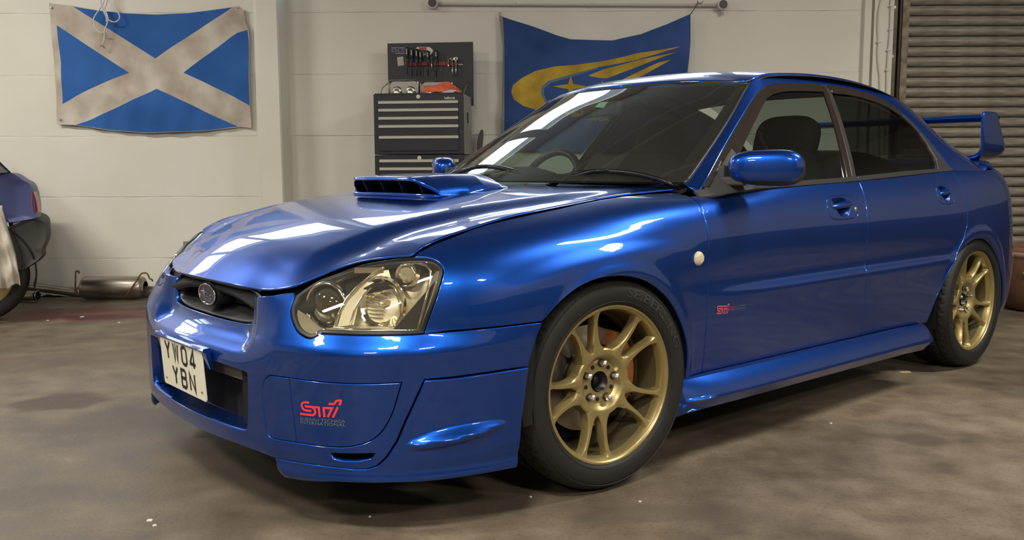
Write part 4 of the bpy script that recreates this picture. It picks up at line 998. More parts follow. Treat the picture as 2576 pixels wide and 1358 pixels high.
def text_px(txt, x0, y0, h_, x1, slope, bold=0.):
    V, F = text_mesh(txt, 1.0, bold); V[:, 0] -= V[:, 0].min(); w_ = V[:, 0].max(); ht = V[:, 1].max()
    V = np.stack([x0+V[:, 0]/w_*(x1-x0), y0-V[:, 1]/ht*h_+slope*(V[:, 0]/w_*(x1-x0))], 1); return V, F
flo = fogL[1][0]
flat_on('red_logo', logo_strokes(), aff(X1), pink, flo, 1)
flat_on('grey_lettering', [text_px('SUBARU TECNICA', 230, 935, 105, 1850, .068, .012), text_px('INTERNATIONAL', 240, 1062, 105, 1860, .068, .012)], aff(X1), greyv, flo, 1)
sc_ = (1050-450)/(1760-215)
def small(): 
    out = []
    for V, F in logo_strokes():
        V = np.array(V); V = np.stack([440+(V[:, 0]-215)*.405, 960+(V[:, 1]-760)*.78-(V[:, 0]-215)*.405*.14], 1); out.append((V, F))
    return out
flat_on('red_logo', small(), aff(X2), paler, doorF[0], 1)
flat_on('grey_lettering', [text_px('SUBARU TECNICA', 1055, 700, 80, 1890, -.20, .012), text_px('INTERNATIONAL', 1020, 815, 80, 1880, -.16, .012)], aff(X2), greyv, doorF[0], 1)
# ---------------------------------------------------------------- wheels
disc_m = pbsdf('brake_disc_steel', (.30, .27, .24), .38, .9); hub_m = pbsdf('hub_black', (.02, .02, .022), .35, .3); cal_m = pbsdf('orange_brown_caliper', (.36, .13, .035), .45); nut_m = pbsdf('nut_steel', (.55, .55, .55), .22, .95)
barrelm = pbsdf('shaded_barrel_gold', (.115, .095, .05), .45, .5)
def rim_mesh():
    m = MB()
    prof = [(.2385, .010), (.2400, .003), (.2385, -.001), (.2340, -.001), (.2310, .004), (.2265, .006), (.2240, .011), (.2215, .020), (.2195, .034)]
    m.lathe(prof, axis='y', n=96)
    R_ = np.linspace(.224, .090, 15)
    for p in range(5):
        for sgn in (-1, 1):
            V = []
            for r_ in R_:
                t = (r_-.075)/.149
                a = math.radians(115+72*p)+sgn*math.radians(13.6*t+16.4*(1-t)-3.2*math.sin(math.pi*t))
                d = .011+.026*(1-t)**.75 if t < 1 else .011
                w = .0066+.0185*math.exp(-max(0, r_-.098)/.021)+.010*max(0, (t-.86)/.14)**2
                th = .030+.006*(1-t)
                ca, sa = math.cos(a), math.sin(a); cx_, cz_ = r_*ca, r_*sa; tx, tz = -sa, ca
                for (q_, dd) in ((-1.0, .0045), (-.62, 0), (.62, 0), (1.0, .0045), (1.22, th), (-1.22, th)): V.append((cx_+tx*w*q_, d+dd, cz_+tz*w*q_))
            n_ = 6; F = [(i*n_+j, (i+1)*n_+j, (i+1)*n_+(j+1) % n_, i*n_+(j+1) % n_) for i in range(14) for j in range(n_)]
            m.add(V, [t_[::-1] for t_ in F])
    # hub: dished ring with the recess for the nuts
    m.lathe([(.0, .075), (.028, .075), (.030, .058), (.032, .0545), (.0395, .0545), (.067, .0560), (.071, .051), (.083, .0370), (.088, .0350), (.100, .0350), (.104, .0385), (.105, .085)], axis='y', n=60)
    return m
def build_wheel(name, loc, rz, cal_ang, parent, label=None):
    w = empty(name, loc, rz); w.parent = parent
    if label: w['label'] = label
    return w
def fill_wheel(w, calang):
    rim = rim_mesh().build('rim', gold, w, angle=38)
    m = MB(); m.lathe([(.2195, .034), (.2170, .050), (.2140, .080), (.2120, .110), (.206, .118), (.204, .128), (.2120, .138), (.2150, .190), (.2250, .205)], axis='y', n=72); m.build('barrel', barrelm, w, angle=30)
    for k_ in range(5):
        a = math.radians(11+72*k_); c_ = (.057*math.cos(a), .0, .057*math.sin(a))
        m = MB(); m.lathe([(0, .0515), (.0118, .0515), (.0118, .060)], c_, 'y', 20); m.build('nut_seat', hub_m, w, smooth=False)
        m = MB(); m.lathe([(0, .030), (.0035, .030), (.0060, .0335), (.0098, .036), (.0098, .052)], c_, 'y', 6); m.build('wheel_nut', nut_m, w)
        a2 = a+math.radians(36); m = MB(); m.lathe([(0, .0535), (.0065, .0535), (.0065, .060)], (.053*math.cos(a2), 0, .053*math.sin(a2)), 'y', 16); m.build('hub_hole', void, w)
    m = MB(); m.lathe([(0, .066), (.016, .066), (.018, .072), (.0275, .073), (.0275, .050), (.0290, .0490)], axis='y', n=32); m.build('hub_centre', hub_m, w, smooth=True)
    m = MB()
    for k_ in range(5):
        am = math.radians(115+72*k_)
    # tyre: sidewall and grooved tread
    half = [(.2300, .020), (.2375, .004), (.2420, -.003), (.2500, -.0075), (.2620, -.011), (.2760, -.0125), (.2900, -.011), (.3010, -.0065), (.3085, .0005), (.3140, .0090), (.3175, .0170)]
    tread = [(.3198, .024), (.3208, .031), (.3214, .0440), (.3140, .0465), (.3140, .0530), (.3218, .0555), (.3222, .0800), (.3145, .0825), (.3145, .0910), (.3224, .0935), (.3224, .1190)]
    half2 = [(r_, .2120-y) for r_, y in tread[::-1]]+[(r_, .2120-y) for r_, y in half[::-1]]
    prof = half+tread+half2; n_ = 288; V = []; k_ = len(prof)
    for i in range(n_):
        a = 2*math.pi*i/n_
        for j, (r_, y) in enumerate(prof):
            rr = r_
            if .008 < y < .042 and r_ > .313:
                if (i+int((y-.012)*180)) % 6 == 0: rr -= .0055*min(1, (y-.004)/.014)
            elif .055 < y < .080 and r_ > .32 and (i+int(y*220)) % 6 == 0: rr -= .005
            elif y >= .0935 and y < .16 and r_ > .32 and (i+int(y*250)) % 6 == 0: rr -= .005
            elif y > .17 and r_ > .316 and i % 6 == 0: rr -= .005
            V.append((rr*math.cos(a), y, rr*math.sin(a)))
    F = [(i*k_+q_, i*k_+q_+1, ((i+1) % n_)*k_+q_+1, ((i+1) % n_)*k_+q_) for i in range(n_) for q_ in range(k_-1)]
    ty = MB().add(V, F).build('tyre', rubber, w, angle=32)
    # raised ribs and maker's lettering on the sidewall
    m = MB(); m.lathe([(.2480, -.0062), (.2485, -.0082), (.2500, -.0088), (.2510, -.0072)], axis='y', n=96); m.lathe([(.2985, -.0075), (.2995, -.0095), (.3012, -.0088), (.3020, -.0050)], axis='y', n=96); m.build('sidewall_ribs', rubber, w, smooth=True)
    return w
tl = pbsdf('raised_rubber_lettering', (.028, .028, .028), .5)
def tyre_text(w, txt, a0, a1, r0, r1, mir=1):
    V, F = text_mesh(txt, 1.0, .02); V[:, 0] -= V[:, 0].min(); wd = V[:, 0].max(); ht = V[:, 1].max()
    a = np.radians(a0+(a1-a0)*V[:, 0]/wd); r_ = r0+(r1-r0)*V[:, 1]/ht; y = np.interp(r_, [.25, .262, .276, .29, .301], [-.0075, -.011, -.0125, -.011, -.0065])-.0011
    mesh_obj('tyre_lettering', np.stack([r_*np.cos(a), y, r_*np.sin(a)], -1), F, tl, w)
def caliper(w, ang, big=True):
    m = MB(); r0, r1 = (.105, .178) if big else (.10, .158); V = []; n_ = 12; sp = 44 if big else 26
    for i in range(n_+1):
        a = math.radians(ang-sp+2*sp*i/n_); e_ = math.sin(math.pi*i/n_)**.35
        for (r_, y) in ((r0+.012*(1-e_), .115), (r0+.01*(1-e_), .088), (r0+.018, .078-.004*e_), (r1-.02, .078-.004*e_), (r1-.012*(1-e_), .090), (r1-.01*(1-e_), .14)): V.append((r_*math.cos(a), y, r_*math.sin(a)))
    F = [(i*6+j, i*6+j+1, (i+1)*6+j+1, (i+1)*6+j) for i in range(n_) for j in range(5)]+[tuple(range(6))[::-1], tuple(n_*6+j for j in range(6))]
    m.add(V, [t_[::-1] for t_ in F]); c_ = m.build('brake_caliper', cal_m, w, angle=40)
    for s_ in (-.72, .72):
        a = math.radians(ang+sp*s_); MB().lathe([(0, .070), (.007, .070), (.009, .074), (.009, .085)], (.128*math.cos(a), 0, .128*math.sin(a)), 'y', 8).build('caliper_bolt', hub_m, w)
def disc(w, R1=.163):
    m = MB(); m.lathe([(.062, .094), (.080, .094), (.083, .098), (.086, .118), (.090, .120), (R1, .120), (R1+.001, .122), (R1+.001, .146), (R1, .148), (.08, .148)], axis='y', n=64); m.build('brake_disc', disc_m, w, angle=30)
    m = MB(); m.lathe([(0, .080), (.058, .080), (.060, .094), (.062, .15)], axis='y', n=40); m.build('hub_bell', hub_m, w, angle=30)
    m = MB(); m.lathe([(.05, .152), (.195, .150), (.198, .20)], axis='y', n=40); m.build('dust_shield', void, w, smooth=True)
WR = .3223
wfl = fill_wheel(build_wheel('wheel', (0, -.8455, WR), -.08, 0, car), 0); disc(wfl); caliper(wfl, 14); tyre_text(wfl, 'SEIBERLING', 80, 18, .266, .292)
wrl = fill_wheel(build_wheel('wheel', (2.54, -.8455, WR), 0, 0, car), 0); disc(wrl, .15); caliper(wrl, 8, False); tyre_text(wrl, 'SEIBERLING', 200, 140, .266, .292)
def dup(root, loc, rz, parent):
    r_ = root.copy(); C.objects.link(r_); r_.location = loc; r_.rotation_euler = (0, 0, rz); r_.parent = parent
    for ch in list(root.children):
        c_ = ch.copy(); C.objects.link(c_); c_.parent = r_
        for g2 in ch.children: d_ = g2.copy(); C.objects.link(d_); d_.parent = c_
    return r_
dup(wfl, (0, .8455, WR), math.pi-.08, car); dup(wrl, (2.54, .8455, WR), math.pi, car)
for w in [o for o in car.children if o.name.startswith('wheel') and o.type == 'EMPTY']:
    w.rotation_euler.rotate_axis('Y', {0: 0}.get(0, 0))
wrl.rotation_euler = (0, math.radians(-5), 0)
# front suspension hint behind the disc
# ---------------------------------------------------------------- side repeater
ind_m = pbsdf('repeater_lens', (.62, .57, .42), .25, coat=.6)
for sg in (1, -1):
    P = ring(1.9312, .6741); m = MB(); m.lathe([(0, -.012), (.010, -.0115), (.018, -.009), (.0225, -.004), (.0235, .004)], (P[0], P[1]*sg, P[2]), 'y', 32)
    if sg < 0: m.V = [(v[0], 2*P[1]*sg-v[1], v[2]) for v in m.V]; m.F = [t_[::-1] for t_ in m.F]
    o = m.build('side_repeater', ind_m, fenL if sg > 0 else fenR, smooth=True)
    m = MB()
    for q_ in range(-3, 4): m.box((P[0]+q_*.005, P[1]*sg-sg*.0118+abs(q_)*.0008*sg, P[2]), (.0014, .002, .026-abs(q_)*.003))
    m.build('lens_ribs', ind_m, fenL if sg > 0 else fenR)
# ---------------------------------------------------------------- headlights
refl_m = pbsdf('headlight_chrome', (.95, .92, .82), .12, 1); smoke = pbsdf('smoked_housing', (.72, .69, .60), .32, .55); gskt = pbsdf('headlight_rubber', (.008, .008, .008), .4); darklens = pbsdf('projector_ball', (.05, .048, .04), .04, .3, 1.0)
bulbm = pbsdf('bulb_glass', (.75, .72, .60), .06, .7, 1); amber = pbsdf('amber_bulb', (.45, .16, .03), .3)
hl_in = [tuple(p) for p in inset(np.array(headl), .0075)]
def orient(d):
    d = Vector(d).normalized(); return d.to_track_quat('Z', 'Y').to_matrix()
def lathe_dir(prof, c_, d, n=40, sq=1.0):
    M3 = orient(d); m = MB(); m.lathe(prof, n=n); m.V = [tuple(M3 @ Vector((v[0], v[1]*sq, v[2]))+Vector(c_)) for v in m.V]; return m
for sg, S_ in ((1, 'L'), (-1, 'R')):
    hd = empty('headlight'); hd.parent = car
    sy = lambda p: (p[0], p[1]*sg, p[2])
    panel('lens', ring, hl_in, lensm, hd, S_, h=.012, lip=.001)
    # rubber surround
    V, F, n = panel_data(lambda s, z: ring(s, z, .003), [tuple(p) for p in inset(np.array(headl), -.002)], holes=[hl_in], h=.008, lip=.02)
    mesh_obj('surround', *((V, F) if sg > 0 else mirror_y(V, F)[:2]), gskt, hd, n if sg > 0 else mirror_y(V, F, n)[2])
    bowl_o = [tuple(p) for p in inset(np.array(headl), .004)]
    # housing: back wall and side wall
    V, F, n = panel_data(lambda s, z: ring(s, z, .095), bowl_o, h=.015, lip=.001)
    mesh_obj('housing', *((V, F) if sg > 0 else mirror_y(V, F)[:2]), smoke, hd, n if sg > 0 else mirror_y(V, F, n)[2])
    V = []; L = len(bowl_o)
    for (s, z) in bowl_o:
        for d in (.004, .04, .096): V.append(sy(tuple(ring(s, z, d))))
    F = [(i*3+j, i*3+j+1, ((i+1) % L)*3+j+1, ((i+1) % L)*3+j) for i in range(L) for j in range(2)]
    mesh_obj('housing_wall', V, F, smoke, hd, smooth=True)
    D = (-.90, -.42*sg, .04)
    def at(s, z, dd): return sy(tuple(ring(s, z, dd)))
    c1 = Vector(at(.585, .600, .060))
    lathe_dir([(.050, -.030), (.0545, -.004), (.058, .012), (.0625, .017), (.066, .012), (.066, -.030)], c1, D).build('projector_bezel', refl_m, hd, smooth=True)
    lathe_dir([(.0, .030), (.016, .0285), (.030, .0235), (.042, .014), (.050, .0), (.0525, -.014)], c1, D).build('projector_lens', darklens, hd, smooth=True)
    c2 = Vector(at(.785, .6115, .070))
    prof = [(.012, -.042)]+[(r_, -.042+11.5*r_*r_) for r_ in np.linspace(.014, .066, 12)]+[(.070, .010), (.073, .002)]
    lathe_dir(prof, c2, D, n=24).build('main_reflector', refl_m, hd, smooth=False)
    m = lathe_dir([(.0, .012), (.006, .011), (.0075, .004), (.0075, -.045)], c2, D, 16); m.build('bulb', bulbm, hd, smooth=True)
    # vertical flutes on the reflector
    M3 = orient(D); m = MB()
    for q_ in range(9):
        z_ = -.040+.010*q_
        r_ = .060; hx = math.sqrt(max(0, r_*r_-z_*z_)); c_ = c2+M3 @ Vector((0, 0, -.008+4*z_*z_))
        hdir = Vector((D[1]*-1, D[0], 0)).normalized()
        m.box(tuple(c_-hdir*(.028 if sg > 0 else -.028)+Vector((0, 0, z_))), (.055, .0016, .004), Matrix.Rotation(math.atan2(hdir.y, hdir.x), 3, 'Z'))
    m.build('reflector_flutes', refl_m, hd)
    c3 = Vector(at(.868, .686, .036))
    lathe_dir([(.020, -.02), (.024, -.004), (.0275, .006), (.030, .004), (.031, -.02)], c3, D).build('indicator_bezel', refl_m, hd, smooth=True)
    lathe_dir([(.0, .016), (.010, .014), (.020, .006), (.024, -.006)], c3, D, 14, 1.0).build('indicator_bulb', bulbm, hd)
    lathe_dir([(.0, .014), (.007, .012), (.009, .002), (.009, -.03)], Vector(at(.893, .592, .045)), D, 12).build('side_bulb', amber, hd, smooth=True)
    # chrome divider sweeping from the lower inside corner to the upper outside corner
    def bar_(name, P, r_, d0=.03, d1=.03, mat=refl_m):
        L = len(P); MB().tube([at(p[0], p[1], d0+(d1-d0)*i/(L-1)) for i, p in enumerate(P)], r_, 6).build(name, mat, hd, smooth=True)
    bar_('divider', [(.648, .552), (.655, .590), (.675, .628), (.705, .656), (.745, .684), (.79, .706), (.83, .716)], .0042, .030, .022)
    bar_('lower_trim', [(.650, .555), (.72, .5535), (.80, .553), (.862, .552), (.893, .553)], .0036, .020, .018)
    bar_('outer_trim', [(.893, .553), (.905, .590), (.920, .635), (.936, .680), (.940, .700), (.930, .712), (.905, .718), (.86, .715)], .0034, .016, .016)
    bar_('reflector_edge', [(.690, .560), (.700, .600), (.722, .632), (.750, .655), (.790, .668), (.828, .655), (.848, .620), (.846, .585), (.830, .560), (.812, .552)], .003, .045, .045)
    V = []      # polished shelf between divider and reflector
    for (a, b_) in [((.655, .556), (.700, .560)), ((.662, .600), (.708, .605)), ((.685, .635), (.725, .632)), ((.72, .662), (.752, .655)), ((.765, .690), (.792, .668)), ((.80, .706), (.820, .662))]:
        V += [at(*a, .034), at(*b_, .050)]
    F = [(2*i, 2*i+1, 2*i+3, 2*i+2) for i in range(5)]; mesh_obj('shelf', V, F if sg < 0 else [t_[::-1] for t_ in F], smoke, hd, smooth=True)
    MB().box(at(.735, .697, .02), (.075, .02, .014), Matrix.Rotation(-.6*sg, 3, 'Z')).build('upper_trim', refl_m, hd)
# ---------------------------------------------------------------- grille
gr = empty('grille'); gr.parent = car
def gloop(sx, sz, x, n_=40, zc_=.580):
    out = []
    for i in range(n_):
        a = 2*math.pi*i/n_; ca, sa = math.cos(a), math.sin(a)
        Y = .300*sx*math.copysign(abs(ca)**.38, ca); z = zc_+.0500*sz*math.copysign(abs(sa)**.45, sa)
        out.append((x+.28*(Y/.30)**2*.06+.012*(z-.58)/.05*0, Y, z))
    return out
lay = [(1.02, 1.05, -.850, 0), (1.03, 1.10, -.857, 0), (1.0, 1.03, -.860, 0), (.975, .96, -.855, 0), (.955, .82, -.825, .007), (.945, .72, -.800, .012)]
m = MB(); V = []
for (a, b_, x, dzc) in lay: V += gloop(a, b_, x, zc_=.580+dzc)
F = [(i*40+j, i*40+(j+1) % 40, (i+1)*40+(j+1) % 40, (i+1)*40+j) for i in range(len(lay)-1) for j in range(40)]
m.add(V, [t_[::-1] for t_ in F]); m.build('grille_frame', satin, gr, smooth=True)
m = MB(); V = gloop(.96, .80, -.788, zc_=.590); m.add(V, [tuple(range(40))]); m.build('grille_back', void, gr)
m = MB(); wirem = pbsdf('grille_wire', (.045, .045, .05), .35)
def inl(Y, z): return abs(Y/.285)**3.2+abs((z-.591)/.037)**4 < 1.0
for q_ in range(-44, 45):
    for s_ in (1, -1):
        P = [(-.8025+.28*(Y/.3)**2*.06, Y, z) for Y, z in ((q_*.0135+s_*t*.024, .591+t*.037) for t in np.linspace(-1, 1, 9)) if inl(Y, z)]
        if len(P) >= 2: m.tube(P, .0013, 4, caps=False)
tag(m.build('wire_mesh', wirem, gr), kind='stuff')
m = MB()
V = [(-.853+.0168*(y/.3)**2, y, z) for y in np.linspace(-.30, .30, 21) for z in (.622, .641)]+[(-.80+.0168*(y/.3)**2, y, .641) for y in np.linspace(-.30, .30, 21)]
m.add(V, [(2*i, 2*i+2, 2*i+3, 2*i+1) for i in range(20)]+[(2*i+1, 2*i+3, 42+i+1, 42+i) for i in range(20)]); m.build('grille_top', satin, gr, smooth=True)
# oval badge with six stars
em = lambda u, v, d=0: (-.868-d, -u, .5885+v)
bd = pbsdf('badge_blue_black', (.02, .02, .05), .15, coat=1.0)
def oval(r_, n_=48): return [(r_[0]*math.cos(2*math.pi*i/n_), r_[1]*math.sin(2*math.pi*i/n_)) for i in range(n_)]
m = MB(); m.ext([(-a, b_) for a, b_ in oval((.070, .037))][::-1], (-.862, 0, .5885), (0, 1, 0), (0, 0, 1), -.05); 
m.V = [(-.862+(-.862-v[0])*-1 if False else v[0], v[1], v[2]) for v in m.V]; m.build('badge_mount', black, gr)
m = MB(); m.add([em(a, b_, 0) for a, b_ in oval((.060, .0300))], [tuple(range(48))[::-1]]); m.build('badge_field', bd, gr)
m = MB(); m.tube([em(a, b_, .001) for a, b_ in oval((.0605, .0305))], .0024, 6, closed=True); m.build('badge_ring', chrome, gr, smooth=True)
def star(cx_, cz_, a, b_, w):
    P = [(cx_+a, cz_), (cx_+w, cz_+w), (cx_, cz_+b_), (cx_-w, cz_+w), (cx_-a, cz_), (cx_-w, cz_-w), (cx_, cz_-b_), (cx_+w, cz_-w)]
    V = [em(cx_, cz_, .0045)]+[em(x, z, .0015) for x, z in P]; return V, [(0, (i+1) % 8+1, i+1) for i in range(8)]
for (cx_, cz_, a, b_, w) in [(-.020, .006, .034, .016, .0035), (.024, .001, .014, .007, .002), (.004, -.005, .012, .006, .0018), (.030, -.009, .013, .006, .0018), (-.008, -.013, .012, .0065, .0018), (.016, -.015, .012, .006, .0018)]:
    V, F = star(-cx_ if False else cx_, cz_, a, b_, w); mesh_obj('star', V, F, chrome, gr)
# ---------------------------------------------------------------- number plate
np_ = empty('number_plate'); np_.parent = car
plate_m = pbsdf('plate_cream_white', (.74, .73, .60), .35, coat=.3); ink = pbsdf('plate_black', (.015, .012, .012), .45)
Pz = lambda u, v, d=0: np.stack([-.9537-.030*(v/.077)*0-(v)*.062-d, -u, .3790+v], -1)
def rr(w, h_, r_, n_=5):
    out = []
    for (cx_, cz_, a0) in ((w-r_, h_-r_, 0), (-w+r_, h_-r_, 90), (-w+r_, -h_+r_, 180), (w-r_, -h_+r_, 270)):
        for i in range(n_+1): a = math.radians(a0+90*i/n_); out.append((cx_+r_*math.cos(a), cz_+r_*math.sin(a)))
    return out
O = rr(.165, .0775, .010); L = len(O); V = [tuple(Pz(a, b_, .0)) for a, b_ in O]+[tuple(Pz(a, b_, -.003)) for a, b_ in O]
mesh_obj('plate', V, [tuple(range(L))]+[(i, L+i, L+(i+1) % L, (i+1) % L) for i in range(L)], plate_m, np_)
GL = {'Y': [[(0, 1), (.5, .5), (1, 1)], [(.5, .5), (.5, 0)]], 'W': [[(0, 1), (.22, 0), (.5, .95), (.78, 0), (1, 1)]], '0': [[(.25, 0), (0, .15), (0, .85), (.25, 1), (.75, 1), (1, .85), (1, .15), (.75, 0), (.25, 0)]],
      '4': [[(.72, 0), (.72, 1), (0, .30), (0, .22), (1.05, .22)]], 'B': [[(0, 0), (0, 1), (.75, 1), (.97, .88), (.97, .64), (.75, .53), (0, .53)], [(.75, .53), (1, .42), (1, .12), (.78, 0), (0, 0)]], 'N': [[(0, 0), (0, 1), (1, 0), (1, 1)]]}
def glyph(ch, x0, y0, w, h_, st):
    out = []
    for s_ in GL[ch]:
        P = [(x0+a*w, y0+b_*h_) for a, b_ in s_]; out.append(stroke(P, st))
    return out
def plate_row(s_, xs, y0):
    for ch, x in zip(s_, xs):
        parts = []
        for V, F in glyph(ch, x-.018, y0, .036, .052, .0105):
            parts.append((V, F))
        flat_on('character', parts, lambda u, v: Pz(u, v, .0007), ink, np_, 1)
plate_row('YW04', [-.106, -.040, .026, .090], .010); plate_row('YBN', [-.060, .006, .072], -.062)
for (u_, v_) in ((-.138, -.056), (.140, -.052)):
    p = Pz(u_, v_, .001); MB().lathe([(0, -.002), (.003, -.002), (.004, 0)], tuple(p), 'x', 10).build('plate_screw', steel, np_)
pm = MB(); V = []
for y in (-.192, .192):
    for (x, z) in [(-.945, .463), (-.962, .462), (-.966, .456), (-.962, .450), (-.958, .449), (-.945, .40), (-.935, .40)]: V.append((x, y, z))
pm.add(V, [(i, 7+i, 7+(i+1) % 7, (i+1) % 7) for i in range(7)]+[tuple(range(7))[::-1], tuple(range(7, 14))]); pm.build('plate_holder', paint, np_)
for sg in (1, -1): pass
# ---------------------------------------------------------------- door mirrors
for sg in (1, -1):
    mr = empty('door_mirror'); mr.parent = car
    def shellm(k0, k1, grow, e1=.55, e2=.5):
        V = []; nu, nv = 40, 20; ax = np.array([.135, -.205*1.0, 0]); ax = ax/np.linalg.norm(ax); bx = np.array([-ax[1]*-1, ax[0]*-1, 0]); bx = np.array([ax[1], -ax[0], 0])
        for i in range(nu):
            a = 2*math.pi*i/nu
            for j in range(nv+1):
                b_ = -math.pi/2+math.pi*j/nv
                f1 = lambda t, e: math.copysign(abs(t)**e, t)
                u_ = f1(math.cos(b_), e1)*f1(math.cos(a), e2); v_ = f1(math.cos(b_), e1)*f1(math.sin(a), .8); w_ = f1(math.sin(b_), .72)
                sc_ = 1-.10*u_
                P = np.array([.682, -.900, .9605])+ax*u_*.122*grow+bx*v_*.055*grow*(1.0)+np.array([0, 0, 1])*w_*.0575*grow*(1+.05*u_)
                V.append((P[0], P[1]*sg, P[2]))
        F = [(i*(nv+1)+j, ((i+1) % nu)*(nv+1)+j, ((i+1) % nu)*(nv+1)+j+1, i*(nv+1)+j+1) for i in range(nu) for j in range(nv) if k0 <= j < k1]
        return V, F if sg > 0 else [t_[::-1] for t_ in F]
    V, F = shellm(5, 20, 1.0); mesh_obj('mirror_cover', V, F, paint, mr, smooth=True)
    V, F = shellm(0, 20, .985); V = [(v[0]+.010, v[1], v[2]-.005) for v in V]; mesh_obj('mirror_base', V, F, satin, mr, smooth=True)
    m = MB(); m.box((.640, -.800*sg, .915), (.07, .10, .030), Matrix.Rotation(.2*sg, 3, 'Z')); m.box((.63, -.775*sg, .930), (.055, .025, .075)); o = m.build('mirror_arm', greyp, mr); bevel(o, .008, 3)
# ---------------------------------------------------------------- wipers
wip = pbsdf('wiper_black', (.008, .008, .009), .28)
def wiper(A, B, piv, parent):
    w = empty('wiper'); w.parent = parent; A = Vector(A); B = Vector(B); mid = (A+B)/2+Vector((-.012, 0, .044))
    P = [A.lerp(B, t)+Vector((-.012, 0, (.044)*math.sin(math.pi*t)**.7)) for t in np.linspace(0, 1, 15)]
    MB().tube(P, [.004]+[.0090]*13+[.004], 6).build('bridge', wip, w, smooth=True)
    MB().tube([A.lerp(B, t) for t in np.linspace(-.02, 1.02, 9)], .0065, 5).build('blade', wip, w)
    for t in (.14, .34, .66, .86):
        a = A.lerp(B, t-.055); b_ = A.lerp(B, t+.055); MB().tube([a, a.lerp(b_, .3)+Vector((-.006, 0, .012)), a.lerp(b_, .7)+Vector((-.006, 0, .012)), b_], .0032, 5).build('claw', wip, w)
    MB().tube([Vector(piv), Vector(piv).lerp(mid, .25)+Vector((-.01, 0, .014)), Vector(piv).lerp(mid, .8)+Vector((-.012, 0, .012)), mid+Vector((-.006, 0, .004))], [.012, .011, .008, .005], 6).build('arm', wip, w, smooth=True)
wiper((.335, -.235, .912), (.475, -.690, .900), (.310, -.235, .892), car)
wiper((.300, .330, .930), (.335, -.135, .918), (.300, .400, .905), car)
# washer jet by the scoop tail
MB().lathe([(0, .010), (.006, .009), (.009, .003), (.010, -.004)], (.205, -.235, hz(.205, -.235)+.002), 'z', 12).build('washer_jet', black, bon, smooth=True)
# ---------------------------------------------------------------- cabin
cloth = pbsdf('dark_seat_cloth', (.022, .022, .026), .85); dashm = pbsdf('dark_dash_plastic', (.035, .034, .033), .6); inner_m = pbsdf('grey_roof_lining', (.16, .15, .13), .9); beige = pbsdf('grey_pillar_trim', (.10, .095, .085), .8)
db = MB(); V = []; ny = 25
for y in np.linspace(-.66, .66, ny):
    hood_ = .050*math.exp(-((y-.36)/.19)**4)
    V += [(.42, y, .885), (.60, y, .905+hood_*.5), (.72, y, .918+hood_), (.78, y, .905+hood_), (.80, y, .80), (.86, y, .62)]
db.add(V, [(i*6+j, i*6+j+1, (i+1)*6+j+1, (i+1)*6+j) for i in range(ny-1) for j in range(5)]); db.build('dashboard', dashm, car, smooth=True)
sw = empty('steering_wheel'); sw.parent = car
Mx = Matrix.Translation((.865, .36, .865)) @ Matrix.Rotation(math.radians(-66), 4, 'Y')
m = MB(); m.tube([tuple(Mx @ Vector((.185*math.cos(a), .185*math.sin(a), 0))) for a in np.linspace(0, 2*math.pi, 49)[:-1]], .0165, 10, closed=True); m.build('wheel_rim', pbsdf('steering_leather', (.012, .012, .012), .3), sw, smooth=True)
for a in (0, 90, 180, 270)[:]:
    if a == 0: continue
    c_, s_ = math.cos(math.radians(a)), math.sin(math.radians(a)); m = MB(); m.tube([tuple(Mx @ Vector((.03*c_, .03*s_, -.01))), tuple(Mx @ Vector((.18*c_, .18*s_, 0)))], [.03, .016], 8); m.build('spoke', dashm, sw, smooth=True)
m = MB(); m.lathe([(0, .02), (.05, .015), (.07, 0), (.06, -.05)], n=24); m.V = [tuple(Mx @ Vector(v)) for v in m.V]; m.build('boss', dashm, sw, smooth=True)
def seat(x, y, parent, w=.25, ht=.62, head=True, nm='seat'):
    s_ = empty(nm, (x, y, 0)); s_.parent = parent
    def blob(name, c_, d, R_=None, e_=.55):
        V = []; nu, nv = 28, 14
        for i in range(nu):
            for j in range(nv+1):
                a = 2*math.pi*i/nu; b_ = -math.pi/2+math.pi*j/nv; g1 = lambda t: math.copysign(abs(t)**e_, t)
                v = Vector((g1(math.cos(b_))*g1(math.cos(a))*d[0], g1(math.cos(b_))*g1(math.sin(a))*d[1], g1(math.sin(b_))*d[2]))
                if R_ is not None: v = R_ @ v
                V.append(tuple(v+Vector(c_)))
        F = [(i*(nv+1)+j, ((i+1) % nu)*(nv+1)+j, ((i+1) % nu)*(nv+1)+j+1, i*(nv+1)+j+1) for i in range(nu) for j in range(nv)]
        mesh_obj(name, V, F, cloth, s_, smooth=True)
    R_ = Matrix.Rotation(math.radians(18), 3, 'Y')
    blob('cushion', (0, 0, .42), (.26, w, .10)); blob('backrest', (.30, 0, .73), (.075, w*.98, .33), R_, .6)
    if head: blob('headrest', (.43, 0, 1.075), (.055, .155, .115), R_, .62)
seat(1.22, .36, car); seat(1.22, -.36, car); seat(1.98, 0, car, .62, head=False, nm='rear_bench')
# rear-view mirror and stickers on the screen
m = MB(); V = []
mesh_i = MB(); mesh_i.box((.86, 0.02, 1.205), (.028, .235, .062), Matrix.Rotation(-.12, 3, 'Z')); o = mesh_i.build('rear_view_mirror', black, car); bevel(o, .012, 3); 
MB().tube([(.875, .02, 1.215), (.892, .02, 1.238)], .008, 6).build('mirror_stalk', black, car)
grn = pbsdf('pale_green_sticker', (.35, .62, .48), .5)
